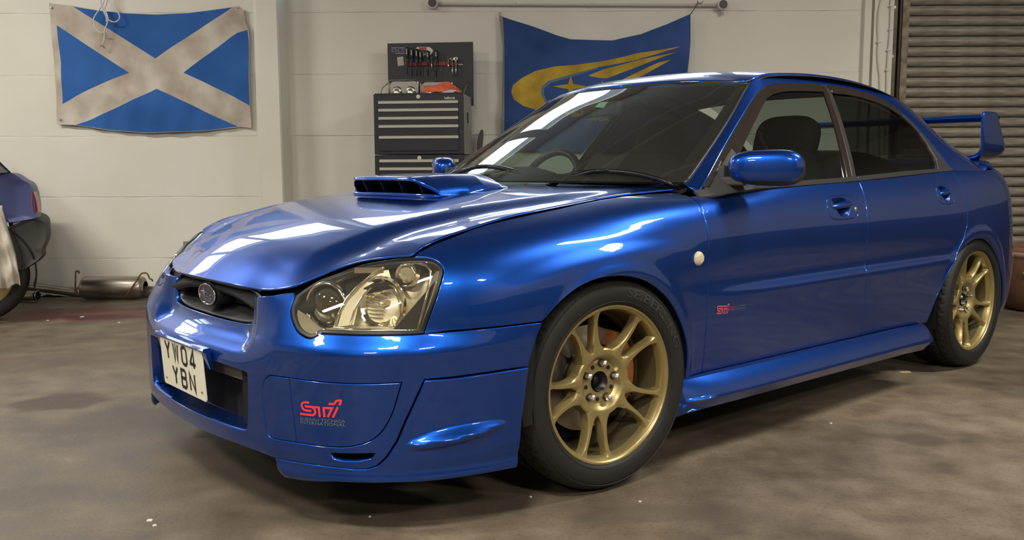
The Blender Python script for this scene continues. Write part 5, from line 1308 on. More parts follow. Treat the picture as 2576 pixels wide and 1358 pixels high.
# ---------------------------------------------------------------- things against the far wall
def wp(px, py, y):
    """point at depth y that the camera sees at pixel (px, py)"""
    a, b_ = (px-1288)/FPX, (679+12.82-py)/FPX
    d = r2*a+u2*b_+f_dir; t = y/d.y
    return Vector((d.x*t, y, CAMZ+d.z*t))
def gp(px, py, z=0.):
    a, b_ = (px-1288)/FPX, (679+12.82-py)/FPX
    d = r2*a+u2*b_+f_dir; t = (z-CAMZ)/d.z
    return Vector((d.x*t, d.y*t, z))
def cloth_flag(name, outline, regions, mats, y0, fold, label, cat, conv, h=.018, group=None):
    """outline and regions in traced units; conv -> (x, z) on the wall"""
    O = [conv(p) for p in outline]; Rg = [[conv(p) for p in q_] for q_ in regions]
    loops = [resample(O, h)]+[resample(q_, h) for q_ in Rg]
    pts = np.vstack(loops); E = []; k_ = 0
    for q_ in loops: E += [(k_+i, k_+(i+1) % len(q_)) for i in range(len(q_))]; k_ += len(q_)
    lo = pts.min(0); hi = pts.max(0); X, Z = np.meshgrid(np.arange(lo[0], hi[0], h), np.arange(lo[1], hi[1], h), indexing='ij'); X = X.ravel(); Z = Z.ravel(); m_ = pinp_np(loops[0], X, Z); X, Z = X[m_], Z[m_]
    d2 = np.full(len(X), 9.)
    for i in range(0, len(pts), 200): d2 = np.minimum(d2, ((X[:, None]-pts[None, i:i+200, 0])**2+(Z[:, None]-pts[None, i:i+200, 1])**2).min(1))
    X, Z = X[d2 > (h*.4)**2], Z[d2 > (h*.4)**2]
    allp = np.vstack([pts, np.stack([X, Z], 1)])
    vo, _, fo, _, _, _ = delaunay_2d_cdt([Vector(p) for p in allp], E, [], 0, 1e-6)
    vo = np.array([tuple(v) for v in vo]); F = np.array([tuple(t) for t in fo]); c_ = vo[F].mean(1); ok = pinp_np(loops[0], c_[:, 0], c_[:, 1]); F = F[ok]; c_ = c_[ok]
    mi = np.zeros(len(F), int)
    for i, q_ in enumerate(loops[1:]):
        mi[pinp_np(q_, c_[:, 0], c_[:, 1])] = regions_m[i] if regions_m else i+1
    V = np.stack([vo[:, 0], y0-fold(vo[:, 0], vo[:, 1]), vo[:, 1]], 1)
    V = np.vstack([V, V+[0, .0015, 0]]); n_ = len(vo)
    FF = [tuple(t) for t in F]+[tuple(t[::-1]+n_) for t in F]; mm = list(mi)+list(mi)
    o = mesh_obj(name, V, FF, None, None, smooth=True, mats=mats, midx=mm)
    return tag(o, label, cat, group)
flagw = pbsdf('soiled_white_cotton', (.55, .50, .44), .9); noise_mix(flagw, (.40, .33, .28), (.62, .58, .52), 5, 8, .3, .65)
flagb = pbsdf('flag_blue', (.018, .085, .32), .85); noise_mix(flagb, (.018, .10, .36), (.030, .135, .45), 3, 5)
add_bump(flagw, 300, .3, .0006); add_bump(flagb, 300, .3, .0006)
cs = lambda p: (lambda v: (v.x, v.z))(wp(100+p[0]/3.772, p[1]/3.772, WY-.03))
salt_out = [(92, 28), (200, 44), (330, 58), (545, 98), (800, 125), (1100, 138), (1400, 125), (1650, 92), (1860, 65), (1915, 70), (1940, 110), (1950, 200), (1985, 285), (1993, 400), (1990, 600), (2000, 1000), (2010, 1215), (1900, 1205), (1600, 1240), (1250, 1254), (1000, 1262), (650, 1235), (345, 1187), (168, 1180), (163, 1000), (150, 700), (130, 450), (105, 200)]
salt_reg = [[(325, 66), (545, 101), (800, 128), (1100, 141), (1400, 128), (1650, 95), (1830, 72), (1098, 555)],
            [(165, 240), (505, 465), (850, 690), (700, 750), (520, 830), (340, 915), (215, 985), (210, 600)],
            [(1975, 285), (1880, 312), (1820, 350), (1600, 520), (1365, 690), (1540, 770), (1850, 920), (1996, 1003), (1986, 600), (1988, 400)],
            [(1110, 842), (1430, 990), (1650, 1100), (1880, 1200), (1600, 1237), (1250, 1251), (1000, 1258), (650, 1231), (350, 1185), (470, 1140), (650, 1060), (830, 980)]]
regions_m = [1, 1, 1, 1]
def fold1(x, z):
    return .014+.010*np.sin((x*.9+z*1.3)*7)*(.3+.7*sstep(-z, -2.1, -1.4))+.006*np.sin((x*2.0-z*.6)*16)*sstep(-z, -1.9, -1.35)+.005*np.sin(x*9+z*23)*.6
saltire = cloth_flag('saltire_flag', salt_out, salt_reg, [flagw, flagb], WY-.025, fold1, 'blue flag with a soiled white diagonal cross pinned on the white wall at left', 'flag', cs)
for (px, py) in ((129, 18), (151, 300), (598, 18)):
    p = wp(px, py, WY-.045); MB().lathe([(.004, 0), (.008, -.002), (.010, 0), (.008, .002)], tuple(p), 'y', 16).build('eyelet', steel, saltire, smooth=True)
# blue rally flag with the yellow comet
fb2 = pbsdf('rally_flag_blue', (.022, .055, .20), .85); noise_mix(fb2, (.022, .060, .20), (.040, .090, .29), 3, 5); fy = pbsdf('rally_flag_yellow', (.50, .34, .035), .85); noise_mix(fy, (.38, .25, .03), (.55, .38, .05), 7, 6); fe = pbsdf('flag_sleeve', (.26, .22, .19), .9); pale = pbsdf('flag_pale_edge', (.10, .19, .28), .85)
for m_ in (fb2, fy): add_bump(m_, 300, .3, .0006)
c5 = lambda p: (lambda v: (v.x, v.z))(wp(1040+p[0]/2.8, p[1]/2.8, WY-.04))
out2 = [(603, 108), (632, 118), (770, 165), (900, 212), (1000, 246), (1110, 275), (1250, 284), (1400, 287), (1600, 242), (1780, 172), (1950, 100), (1947, 300), (1930, 500), (1918, 800), (1900, 1062), (1500, 1072), (1000, 1068), (618, 1060), (622, 900), (628, 600), (630, 330), (615, 200)]
comet = [(1880, 330), (1780, 345), (1580, 375), (1350, 430), (1150, 458), (1000, 468), (860, 500), (760, 550), (702, 600), (688, 650), (708, 700), (775, 748), (860, 772), (960, 795), (1080, 806), (1230, 812), (1080, 785), (985, 760), (930, 725), (900, 665), (905, 610), (950, 572), (1100, 530), (1300, 475), (1560, 425), (1700, 385)]
blade1 = [(1228, 535), (1330, 492), (1560, 430), (1700, 398), (1845, 370), (1760, 400), (1600, 462), (1360, 552), (1300, 547)]
blade2 = [(1400, 612), (1460, 565), (1640, 480), (1730, 440), (1812, 422), (1760, 452), (1620, 530), (1480, 602)]
def star2(cx_, cy_, a, b_, w): return [(cx_+a, cy_), (cx_+w, cy_-w), (cx_, cy_-b_), (cx_-w, cy_-w), (cx_-a, cy_), (cx_-w, cy_+w), (cx_, cy_+b_), (cx_+w, cy_+w)]
sleeve = [(603, 108), (630, 119), (640, 330), (641, 600), (640, 900), (636, 1058), (620, 1058), (624, 900), (630, 600), (632, 330), (617, 200)]
edge_ = [(905, 612), (950, 574), (1100, 533), (1300, 478), (1300, 484), (1110, 545), (968, 585), (922, 622), (918, 665), (945, 722), (932, 722), (902, 665)]
regs = [comet, blade1, blade2, star2(1108, 610, 128, 77, 18), star2(1330, 622, 80, 56, 12), [p for p in sleeve], edge_, star2(1240, 700, 70, 48, 11), star2(1420, 690, 70, 48, 11)]
regions_m = [1, 1, 1, 1, 1, 2, 3, 1, 1]
def fold2(x, z): return .02+.012*np.sin((x*1.2-z*1.6)*8)*sstep(z, 1.2, 1.9)+.008*np.sin(x*17+z*2)*.7+.005*np.sin((x+z)*21)
rally = cloth_flag('rally_flag', out2, regs, [fb2, fy, fe, pale], WY-.03, fold2, 'blue cloth flag with yellow comet and stars hanging behind the car roof', 'flag', c5)
for txt, x0, x1, y0, h_ in (('SUBARU', 1110, 1640, 822, 52), ('WORLD RALLY TEAM', 1237, 1790, 850, 26)):
    V, F = text_px(txt, x0, y0 if txt == 'SUBARU' else y0+2, h_, x1, 0, .02)
    P = [c5(v) for v in V]; mesh_obj('lettering', [(x, WY-.032-float(fold2(x, z)), z) for x, z in P], F, fy, rally)
rope_m = pbsdf('thin_grey_cord', (.12, .10, .09), .8)
a = wp(1736, 37, WY-.05); b_ = wp(1756, 7, WY-.05); c_ = wp(1754, 2, WY-.03)
cd_ = MB(); cd_.tube([a, a.lerp(b_, .5)+Vector((.002, 0, -.002)), b_, c_], .0035, 5); cd_.tube([b_, wp(1764, 9, WY-.052), wp(1768, 3, WY-.04)], .003, 5)
tag(cd_.build('cord', rope_m), 'thin grey cord tying the comet flag corner to the wall conduit', 'cord')
p = wp(1258, 36, WY-.02); hk = MB(); hk.tube([(p.x+.009*math.cos(t), WY-.03, p.z+.009*math.sin(t)) for t in np.linspace(-1.2, 4.2, 12)], .003, 6); hk.tube([(p.x, WY-.03, p.z+.009), (p.x, WY+.01, p.z+.014)], .003, 6)
tag(hk.build('hook', steel), 'small metal hook in the wall above the comet flag corner', 'hook')
# conduit with round boxes
cnd = pbsdf('painted_conduit', (.60, .58, .53), .45); dkb = pbsdf('dark_box_cover', (.09, .075, .08), .55)
cn = empty('wall_conduit', tuple(wp(1090, 9, WY-.03)), 0, 'white painted conduit running along the wall top above the comet flag', 'conduit')
L_ = wp(1812, 12, WY-.03)-wp(1085, 8, WY-.03)
MB().tube([(0, 0, 0), tuple(L_)], .0125, 12).build('pipe', cnd, cn, smooth=True)
for t in (-.002, 1.0):
    c0 = L_*t; m = MB(); m.lathe([(0, -.035), (.034, -.035), (.040, -.030), (.040, .03)], tuple(c0), 'y', 28); m.build('round_box', cnd, cn, angle=35)
    m = MB(); m.lathe([(0, -.0372), (.029, -.0372), (.031, -.035)], tuple(c0), 'y', 28); m.build('box_cover', dkb, cn)
    if t > .5: MB().tube([tuple(c0), tuple(c0+Vector((0, 0, -.070)))], .012, 10).build('spout', cnd, cn, smooth=True)
for t in (.28, .55): MB().tube([tuple(L_*t+Vector((-.012, 0, 0))), tuple(L_*t+Vector((.012, 0, 0)))], .0155, 12).build('clip', cnd, cn)
# loose white cable in front of the saltire
cab = pbsdf('white_cable', (.62, .61, .60), .4)
q3 = lambda pts: [wp(220+x/10.45, y/10.45, WY-.10) for x, y in pts]
def csm(pts, n=6): return [tuple(v) for v in catmull([tuple(p) for p in pts], n)]
cb = empty('loose_cable', tuple(wp(260, 0, WY-.1)), 0, 'white cable hanging in loops over the upper left of the saltire', 'cable'); off = cb.location.copy(); off = Vector(wp(260, 0, WY-.1))
for nm, P in (('strand', [(550, -260), (550, 0), (640, 130), (760, 280), (840, 400), (820, 520), (700, 580), (540, 520)]), ('strand', [(350, -260), (350, 0), (370, 150), (420, 290), (490, 440), (500, 570)]),
              ('strand', [(430, -260), (430, 0), (390, 140), (290, 280), (180, 450), (160, 560), (220, 750), (330, 850), (440, 850)]), ('strand', [(530, -260), (520, 0), (470, 180), (455, 300), (500, 340), (540, 500), (510, 640), (465, 740), (445, 860), (440, 1040), (390, 1190)]),
              ('strand', [(400, 160), (470, 260), (510, 400), (540, 500)])):
    MB().tube([tuple(Vector(v)-off) for v in csm(q3(P))], .0045, 6).build(nm, cab, cb, smooth=True)
P = q3([(340, 1215), (395, 1200), (460, 1270)]); MB().tube([tuple(p-off) for p in P], .003, 5).build('cable_end', dkb, cb)
# ---------------------------------------------------------------- tool chests
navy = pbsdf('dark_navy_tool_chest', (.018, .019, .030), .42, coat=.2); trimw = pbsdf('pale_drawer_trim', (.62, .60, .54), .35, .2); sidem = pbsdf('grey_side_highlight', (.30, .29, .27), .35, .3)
CY = 6.33; CR = math.radians(-6)
pl, pr2 = wp(938, 300, CY), wp(1168, 300, CY); cxm = (pl.x+pr2.x)/2; CWd = (pr2.x-pl.x)
z1, z0_ = wp(1050, 236, CY).z, wp(1050, 388, CY).z
def chest(name, zb, zt, strips, lock, word, label, bottom=None, dep=.36):
    c_ = empty(name, (cxm, CY, zb), -CR*-1, label, 'tool chest'); H = zt-zb; hw = CWd/2
    m = MB(); m.box((0, dep/2, H/2), (CWd, dep, H)); o = m.build('body', navy, c_); bevel(o, .004, 2)
    zs = [wp(1050, s_, CY).z-zb for s_ in strips]
    for i, zc_ in enumerate(zs):
        zn = zs[i+1]+.012 if i+1 < len(zs) else (bottom if bottom is not None else .02)
        d = MB(); d.box((-.0, -.003, (zc_+zn)/2), (CWd-.074, .010, zc_-zn+.008)); dr = d.build('drawer', navy, c_); bevel(dr, .0015, 1)
        t = MB(); V = [(-hw+.037, -.006, zc_-.011), (-hw+.037, -.016, zc_-.009), (-hw+.037, -.018, zc_+.007), (-hw+.037, -.006, zc_+.011)]
        V += [(-v[0], v[1], v[2]) for v in V]; t.add(V, [(0, 4, 5, 1), (1, 5, 6, 2), (2, 6, 7, 3), (3, 7, 4, 0), (0, 1, 2, 3), (7, 6, 5, 4)]); t.build('pull_trim', trimw, dr)
    zl = wp(1050, lock[1], CY).z-zb; xl = wp(lock[0], lock[1], CY).x-cxm
    m = MB(); m.lathe([(0, -.006), (.004, -.006), (.0045, -.003), (.013, -.003), (.015, 0)], (xl, 0, zl), 'y', 20); m.build('lock', trimw, c_, smooth=False)
    V, F = text_mesh('halfords', .032, .0006); V[:, 0] -= V[:, 0].min(); s_ = .074/V[:, 0].max(); xw = wp(word[0], word[1], CY).x-cxm; zw = wp(word[0], word[1], CY).z-zb
    mesh_obj('maker_name', [(xw+a*s_, -.0008, zw-.010+b*s_) for a, b in V], F, trimw, c_)
    return c_, H
top, Ht = chest('top_tool_chest', z0_, z1, [257, 276.5, 297, 317.5, 345], (1052, 243), (1119, 246), 'upper dark navy tool chest with five pale trimmed drawers, its lid open', bottom=wp(1050, 378, CY).z-z0_)
low, Hl = chest('lower_tool_cabinet', .0, z0_-.004, [404.5, 424.5, 446, 475, 510, 560], (1055, 397), (1106, 398), 'lower dark navy tool cabinet standing under the open tool chest', bottom=.10, dep=.40)
# side grip and lid
m = MB(); m.box((CWd/2+.002, .17, Ht*.62), (.004, .028, .075)); m.build('side_grip', void, top)
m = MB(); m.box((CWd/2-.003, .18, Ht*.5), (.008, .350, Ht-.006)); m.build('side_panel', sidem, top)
lidw = .635; lh = wp(1070, 107, CY+.36).z-z0_-Ht
m = MB(); m.box((.016, .375, Ht+lh/2-.03), (lidw, .016, lh+.06)); lid = m.build('lid', pbsdf('lid_inside_navy', (.030, .030, .042), .5), top); bevel(lid, .003, 2)
m = MB()
for sg in (-1, 1):
    MB().tube([(sg*.30, .10, Ht-.01), (sg*.305, .20, Ht+.06), (sg*.300, .355, Ht+.11)], .004, 6).build('lid_stay', steel, top)
MB().box((0, .004, Ht+.002), (CWd-.02, .012, .008)).build('front_lip', navy, top)
Mt = Matrix.Translation((cxm, CY, z0_)) @ Matrix.Rotation(-CR*-1, 4, 'Z')
def onlid(px, py, d=.0):
    """world point on the inner lid face at this pixel, d in front of it"""
    Mi = Mt.inverted(); A0 = Mi @ Vector((0, 0, CAMZ)); B0 = Mi @ wp(px, py, 7.0); t = (.367-d-A0.y)/(B0.y-A0.y); return Mt @ (A0+(B0-A0)*t)
redm = pbsdf('red_rack_clips', (.45, .03, .03), .5); hnd = pbsdf('black_handle', (.015, .016, .020), .35); teal = pbsdf('teal_collar', (.05, .12, .16), .4); silver = pbsdf('polished_tool_steel', (.62, .62, .62), .2, .9); labw = pbsdf('white_label', (.62, .62, .60), .5)
rk = empty('tool_rack'); rk.parent = top; rk.location = Mt.inverted() @ onlid(1085, 160, .004)
Rk = Matrix.Translation(onlid(1085, 160, .004)) @ Matrix.Rotation(CR, 4, 'Z'); Rki = Rk.inverted()
a = Rki @ onlid(1021, 159, .004); b_ = Rki @ onlid(1163, 163, .004); MB().box(((a.x+b_.x)/2, 0, (a.z+b_.z)/2), ((b_.x-a.x), .010, .026)).build('strip', hnd, rk)
for px in [1022, 1026, 1034, 1040, 1047, 1051, 1058, 1062, 1065, 1069, 1073, 1077, 1081, 1087, 1096, 1100, 1107, 1111, 1116, 1119, 1125, 1129, 1135, 1139, 1144, 1149]:
    p = Rki @ onlid(px, 160+(px-1085)*.016, .006); MB().box((p.x, -.008, p.z), (.0075, .008, .024)).build('red_clip', redm, rk)
V, F = text_mesh('MAGNETIC', .016, .0003); p = Rki @ onlid(1153, 164, .01); mesh_obj('strip_lettering', [(p.x+a*.45, -.0065, p.z+b*.8) for a, b in V], F, labw, rk)
def screwdriver(px, ytop, ymid, ybot, label, w=.0125):
    T = onlid(px, ytop, .034); M_ = onlid(px, ymid, .034); B = onlid(px, ybot, .034); o = empty('screwdriver', tuple(B), CR, label, 'screwdriver', 'screwdrivers on the tool chest lid')
    h1 = M_.z-B.z; h2 = T.z-B.z
    MB().lathe([(w*.5, h1), (w, h1+.006), (w*.85, h1+(h2-h1)*.35), (w*1.1, h1+(h2-h1)*.6), (w*1.05, h2-.008), (w*.6, h2), (0, h2)], n=12).build('handle', hnd, o, smooth=True)
    MB().lathe([(.0036, h1-.008), (.0095, h1), (w*.98, h1+.005), (w*.98, h1+.012)], n=12).build('collar', teal, o, smooth=True)
    MB().tube([(0, 0, 0), (0, 0, h1)], .0034, 8).build('shaft', hnd, o, smooth=True); MB().box((0, 0, .006), (.005, .002, .012)).build('tip', steel, o)
    MB().box((0, -w*1.02, h1+(h2-h1)*.62), (.006, .001, (h2-h1)*.38)).build('handle_label', labw, o)
for i, (px, a_, b2, c2_) in enumerate([(1024.5, 117, 152, 187), (1036.5, 120, 153, 190), (1049, 123, 154, 192), (1058.5, 127, 155, 190), (1077, 128, 154, 191), (1098, 126, 154.5, 192)]):
    screwdriver(px, a_, b2, c2_, ['leftmost black screwdriver in the rack on the open lid, longest handle', 'second black screwdriver from the left on the open lid', 'third black screwdriver from the left on the open lid', 'fourth black screwdriver from the left on the open lid', 'fifth black screwdriver from the left, beside the white M sticker', 'black screwdriver standing alone right of the others on the lid'][i])
def tool(name, P, label, cat, head=None):
    T, B = onlid(*P[0], .028), onlid(*P[1], .028); o = empty(name, tuple(B), CR, label, cat); h_ = T.z-B.z
    MB().tube([(0, 0, 0), (0, 0, h_*.5), (0, 0, h_*.52), (0, 0, h_)], [.0058, .0060, .0038, .0038], 8).build('shank', silver, o, smooth=True)
    if head == 'open':
        MB().tube([(.010*math.cos(t), 0, h_+.006+.010*math.sin(t)) for t in np.linspace(2.2, 7.2, 12)], .0040, 6).build('jaw', silver, o, smooth=True)
    if head == 'ring':
        m = MB(); m.lathe([(.004, -.004), (.013, -.004), (.015, 0), (.013, .004), (.004, .004)], (0, 0, h_+.004), 'y', 20, close=True); m.V = [(v[0], v[1], (v[2]-h_-.004)*1.25+h_+.004) for v in m.V]; m.build('ratchet_head', silver, o, smooth=True)
tool('punch', [(1128, 147), (1128, 173)], 'short steel punch clipped left of the spanner on the lid', 'punch')
tool('spanner', [(1137.5, 150), (1138.5, 192)], 'slim steel spanner with open jaw on the open lid', 'spanner', 'open')
tool('ratchet', [(1146, 150), (1147, 190)], 'steel ratchet with round head at the right of the rack', 'ratchet', 'ring')
tool('small_screwdriver', [(1085, 142), (1086, 176)], 'thin pale steel screwdriver between the black ones', 'screwdriver')
def card(name, pxs, mat, label, cat, d=.003, th=.001, arr=None):
    P = [onlid(x, y, d) for x, y in pxs]; n_ = len(P); back = Mt.to_3x3() @ Vector((0, th, 0)); V = [tuple(p) for p in P]+[tuple(p+back) for p in P]
    o = mesh_obj(name, V, [tuple(range(n_))[::-1], tuple(range(n_, 2*n_))]+[(i, (i+1) % n_, n_+(i+1) % n_, n_+i) for i in range(n_)], mat); return tag(o, label, cat)
nt_ = card('paper_note', [(999, 144), (1014.5, 142), (1016.5, 164), (1001, 165.5)], pbsdf('note_paper', (.55, .54, .48), .8), 'small square paper note stuck left of the screwdrivers', 'note')
V = []; F = []
for r_ in range(4):
    for c__ in range(3):
        x, y = 1002+c__*4.3, 148+r_*4; k_ = len(V); V += [tuple(onlid(*q_, .0042)) for q_ in ((x, y), (x+3.2, y), (x+3.2, y+2), (x, y+2))]; F.append((k_, k_+3, k_+2, k_+1))
mesh_obj('note_print', V, F, pbsdf('faded_print', (.38, .38, .34), .8), nt_)
purple = pbsdf('purple_sticker_ink', (.20, .16, .36), .5)
def lidtext(name, txt, x0, x1, y0, h_, mat, label, cat, par=None, sl=0):
    V, F = text_px(txt, x0, y0, h_, x1, sl, .015); o = mesh_obj(name, [tuple(onlid(a, b, .0022)) for a, b in V], F, mat, None)
    if label: tag(o, label, cat)
    return o
st = empty('script_sticker', tuple(onlid(985, 137, .002)), 0, 'purple and white lettered sticker at the top left of the lid', 'sticker')
for txt, x0, x1, y0, h_, mt in (('PORTABLE', 985, 1018.5, 121, 1.8, labw), ('DLS', 985, 1018.5, 131, 8.5, purple), ('& LUBRICANTS', 995, 1018.5, 135, 2.2, labw)):
    o = lidtext('sticker_lettering', txt, x0, x1, y0, h_, mt, None, None); o.parent = st; o.matrix_parent_inverse = Matrix.Translation(-Vector(st.location)); 
ms = card('sticker', [(1050, 118), (1080, 118), (1088, 124), (1089, 129), (1084, 138), (1081, 137), (1083, 130), (1075, 126), (1060, 124), (1046, 122.5)], labw, 'white and red cut-out sticker behind the screwdriver handles', 'sticker', .0016)
V = [tuple(onlid(x, y, .0032)) for x, y in ((1052, 119), (1074, 119), (1072, 124.5), (1056, 123))]; mesh_obj('red_print', V, [(3, 2, 1, 0)], redm, ms)
lidtext('letter_sticker', 'M', 1064, 1073.5, 141, 9, labw, 'white letter M sticker in the middle of the open lid', 'sticker')
# magnetic trays leaning in the chest, cloth and glove
traym = pbsdf('stainless_tray', (.52, .51, .48), .22, .95)
def mtray(x0, x1, y0, y1, label):
    c_ = Mt.inverted() @ onlid((x0+x1)/2, y1, .05); o = empty('parts_tray', tuple(Mt @ Vector((c_.x, .30, Ht+.002))), CR, label, 'tray'); w = (wp(x1, y1, CY+.3).x-wp(x0, y1, CY+.3).x)/2; h_ = wp(x0, y0, CY+.3).z-z0_-Ht-.003
    def lp(s_, z_off, y): return [(a*s_, y, b*s_+h_/2) for a, b in rr(w, h_/2, .024, 6)]
    A = lp(1.0, 0, 0)+lp(.96, 0, -.003)+lp(.90, 0, .022)+lp(.86, 0, .024); n_ = len(rr(w, h_/2, .024, 6))
    F = [(k_*n_+i, k_*n_+(i+1) % n_, (k_+1)*n_+(i+1) % n_, (k_+1)*n_+i) for k_ in range(3) for i in range(n_)]+[tuple(3*n_+i for i in range(n_))]
    mesh_obj('pan', A, F, traym, o, smooth=False)
    for s_ in (-.45, .45):
        m = MB(); m.lathe([(0, .004), (.014, .004), (.019, .002), (.031, .004), (.036, .014), (.037, .025)], (s_*w, 0, h_/2-.018), 'y', 28); m.build('magnet_dome', traym, o, smooth=True)
mtray(977, 1055, 200, 232, 'left stainless magnetic parts tray standing in the tool chest')
mtray(1057, 1140, 203, 232, 'right stainless parts tray half hidden by the orange glove')
org = pbsdf('orange_cloth', (.72, .13, .045), .7); noise_mix(org, (.55, .09, .035), (.80, .18, .07), 20, 5)
P = [(1066, 233), (1067, 219), (1078, 216), (1100, 215), (1118, 208.5), (1131, 206), (1142, 213), (1155, 223), (1166, 233)]
V = []; nP = len(P); k_ = 7
for j in range(k_):
    t = j/(k_-1)
    for i, (x, y) in enumerate(P):
        yy = 233+(y-233)*math.sin(math.pi*t)**.6; p = Mt.inverted() @ wp(x, yy, CY+.10+.12*t); V.append(tuple(Mt @ Vector((p.x, .06+.14*t, max(p.z, Ht+.004)+.004*math.sin(i*2.3+j*1.7)))))
tag(mesh_obj('work_glove', V, [(j*nP+i, j*nP+i+1, (j+1)*nP+i+1, (j+1)*nP+i) for j in range(k_-1) for i in range(nP-1)], org, smooth=True), 'crumpled bright orange glove lying on top of the tool chest', 'glove')
V = [tuple(Mt @ Vector((x, y, Ht+.006+z))) for x, y, z in ((.16, .015, 0), (.24, .015, 0), (.27, .035, .018), (.22, .045, .025), (.16, .035, .006))]
tag(mesh_obj('crumpled_bag', V, [(0, 1, 2, 3, 4)], pbsdf('pale_film', (.50, .50, .58), .4)), 'scrap of pale plastic film beside the orange glove', 'bag')
# dark board end leaning behind the car
c_ = wp(1208, 400, WY-.05); tp = wp(1212, 326, WY-.03)
V = []; F = []; n_ = 14
outl = [(-.026, -.95), (-.024, -.10), (-.018, -.035), (-.006, -.004), (.003, 0), (.012, -.006), (.017, -.03), (.020, -.16), (.026, -.95)]
b0 = MB(); b0.ext([(x, z) for x, z in outl][::-1], (tp.x, tp.y-.016, tp.z), (1, 0, .0), (0, 0, 1), -.012)
for i, v in enumerate(b0.V): b0.V[i] = (v[0]-min(tp.z-v[2], .2)*.12, v[1]-(tp.z-v[2])*.01, v[2])
o = b0.build('leaning_board', pbsdf('dark_grey_board', (.09, .08, .078), .6)); bevel(o, .004, 2); tag(o, 'dark grey rounded board end leaning on the wall beside the tool chest', 'board')
# cables clipped on the pier by the shutter
q4 = lambda pts, d=.0: [wp(2160+x/5.223, y/5.223, WY-.07-d) for x, y in pts]
for lab, P, cl in (('left painted cable clipped down the pier beside the shutter', [(320, -200), (300, 0), (280, 80), (262, 200), (258, 400), (265, 550), (255, 700), (275, 950), (285, 1130), (290, 2400)], [(265, 550)]), ('right painted cable clipped down the pier beside the shutter', [(440, -200), (430, 0), (418, 380), (395, 660), (380, 900), (372, 1180), (355, 2400)], [(428, 75), (418, 385), (395, 658), (380, 918)])):
    base = Vector(q4([P[-1]])[0]); o = empty('pier_cable', tuple(base), 0, lab, 'cable'); MB().tube([tuple(Vector(v)-base) for v in csm(q4(P), 4)], .0055, 6).build('sheath', white, o, smooth=True)
    for c__ in cl: p = q4([c__])[0]-base; MB().box((p.x, -.004, p.z), (.030, .016, .010)).build('clip', white, o)
# ---------------------------------------------------------------- exhaust on the floor by the wall
exm = pbsdf('dull_exhaust_steel', (.30, .28, .24), .38, .9); noise_mix(exm, (.16, .13, .10), (.46, .43, .38), 9, 8, .3, .7, stretch=(.4, 1, 3)); rust = pbsdf('rusty_steel', (.14, .075, .045), .7, .3); noise_mix(rust, (.09, .045, .03), (.22, .13, .08), 30, 5)
EY = 6.63
ex = empty('exhaust_silencer', (wp(285, 742, EY).x, EY, .09), 0, 'dull steel exhaust silencer with tailpipes lying along the foot of the wall', 'exhaust')
xc_ = ex.location.x
def exx(px): return wp(px, 716, EY).x-xc_
m = MB(); m.lathe([(.045, exx(204)), (.060, exx(207)), (.081, exx(212)), (.086, exx(218)), (.086, exx(352)), (.080, exx(360)), (.050, exx(366)), (.048, exx(366))], (0, 0, 0), 'x', 40); m.V = [(v[0], v[1], v[2]) for v in m.V]; m.build('silencer_body', exm, ex, angle=40)
m = MB(); m.tube([(exx(364), 0, -.035), (exx(412), 0, -.037), (exx(470), 0, -.037), (exx(600), .02, -.037)], .047, 20); m.build('outlet_pipe', exm, ex, smooth=True)
m = MB(); m.tube([(exx(206), 0, -.025), (exx(190), .0, -.035), (exx(150), .04, -.028), (exx(60), .09, .0), (exx(-60), .10, .015)], [.048, .036, .032, .032, .032], 16); m.build('inlet_pipe', exm, ex, smooth=True)
m = MB(); m.tube([(exx(116), -.14, -.040), (exx(80), -.10, -.045), (exx(-60), -.06, -.048)], .036, 18, caps=False); m.tube([(exx(117), -.14, -.040), (exx(80), -.10, -.045)], .031, 18, caps=False); m.build('tail_pipe', exm, ex, smooth=True)
m = MB(); ce = Vector((exx(116), -.14, -.040)); m.tube([tuple(ce+Vector((.004, .036*math.cos(t)*1.0, .036*math.sin(t)))) for t in np.linspace(0, 2*math.pi, 21)[:-1]], .0035, 6, closed=True); m.build('pipe_rim', steel, ex, smooth=True)
def ep(px, py, y=-.10): v = wp(px, py, EY+y); return (v.x-xc_, y, v.z-.09)
MB().tube(csm([ep(316, 744), ep(330, 725), ep(345, 705), ep(352, 692), ep(362, 686), ep(372, 690), ep(376, 700), ep(382, 703), ep(384, 708)], 5), .006, 6).build('bracket_rod', rust, ex, smooth=True)
MB().tube(csm([ep(196, 735, -.05), ep(190, 725, -.05), ep(190, 705, -.05), ep(191, 684, -.05), ep(197, 682, -.05), ep(199, 688, -.05)], 5), .006, 6).build('hanger_rod', rust, ex, smooth=True)
film = pbsdf('clear_film_scrap', (.55, .52, .46), .35); V = []; p0 = gp(128, 745)
for i in range(7):
    for j in range(4): V.append((p0.x-.09+.045*i+.008*random.random(), p0.y-.05+.035*j, .003+.022*random.random()*(1 if 0 < i < 6 else .1)))
tag(mesh_obj('plastic_scrap', V, [(i*4+j, (i+1)*4+j, (i+1)*4+j+1, i*4+j+1) for i in range(6) for j in range(3)], film, smooth=True), 'crumpled clear plastic scrap on the floor by the open tailpipe', 'scrap')
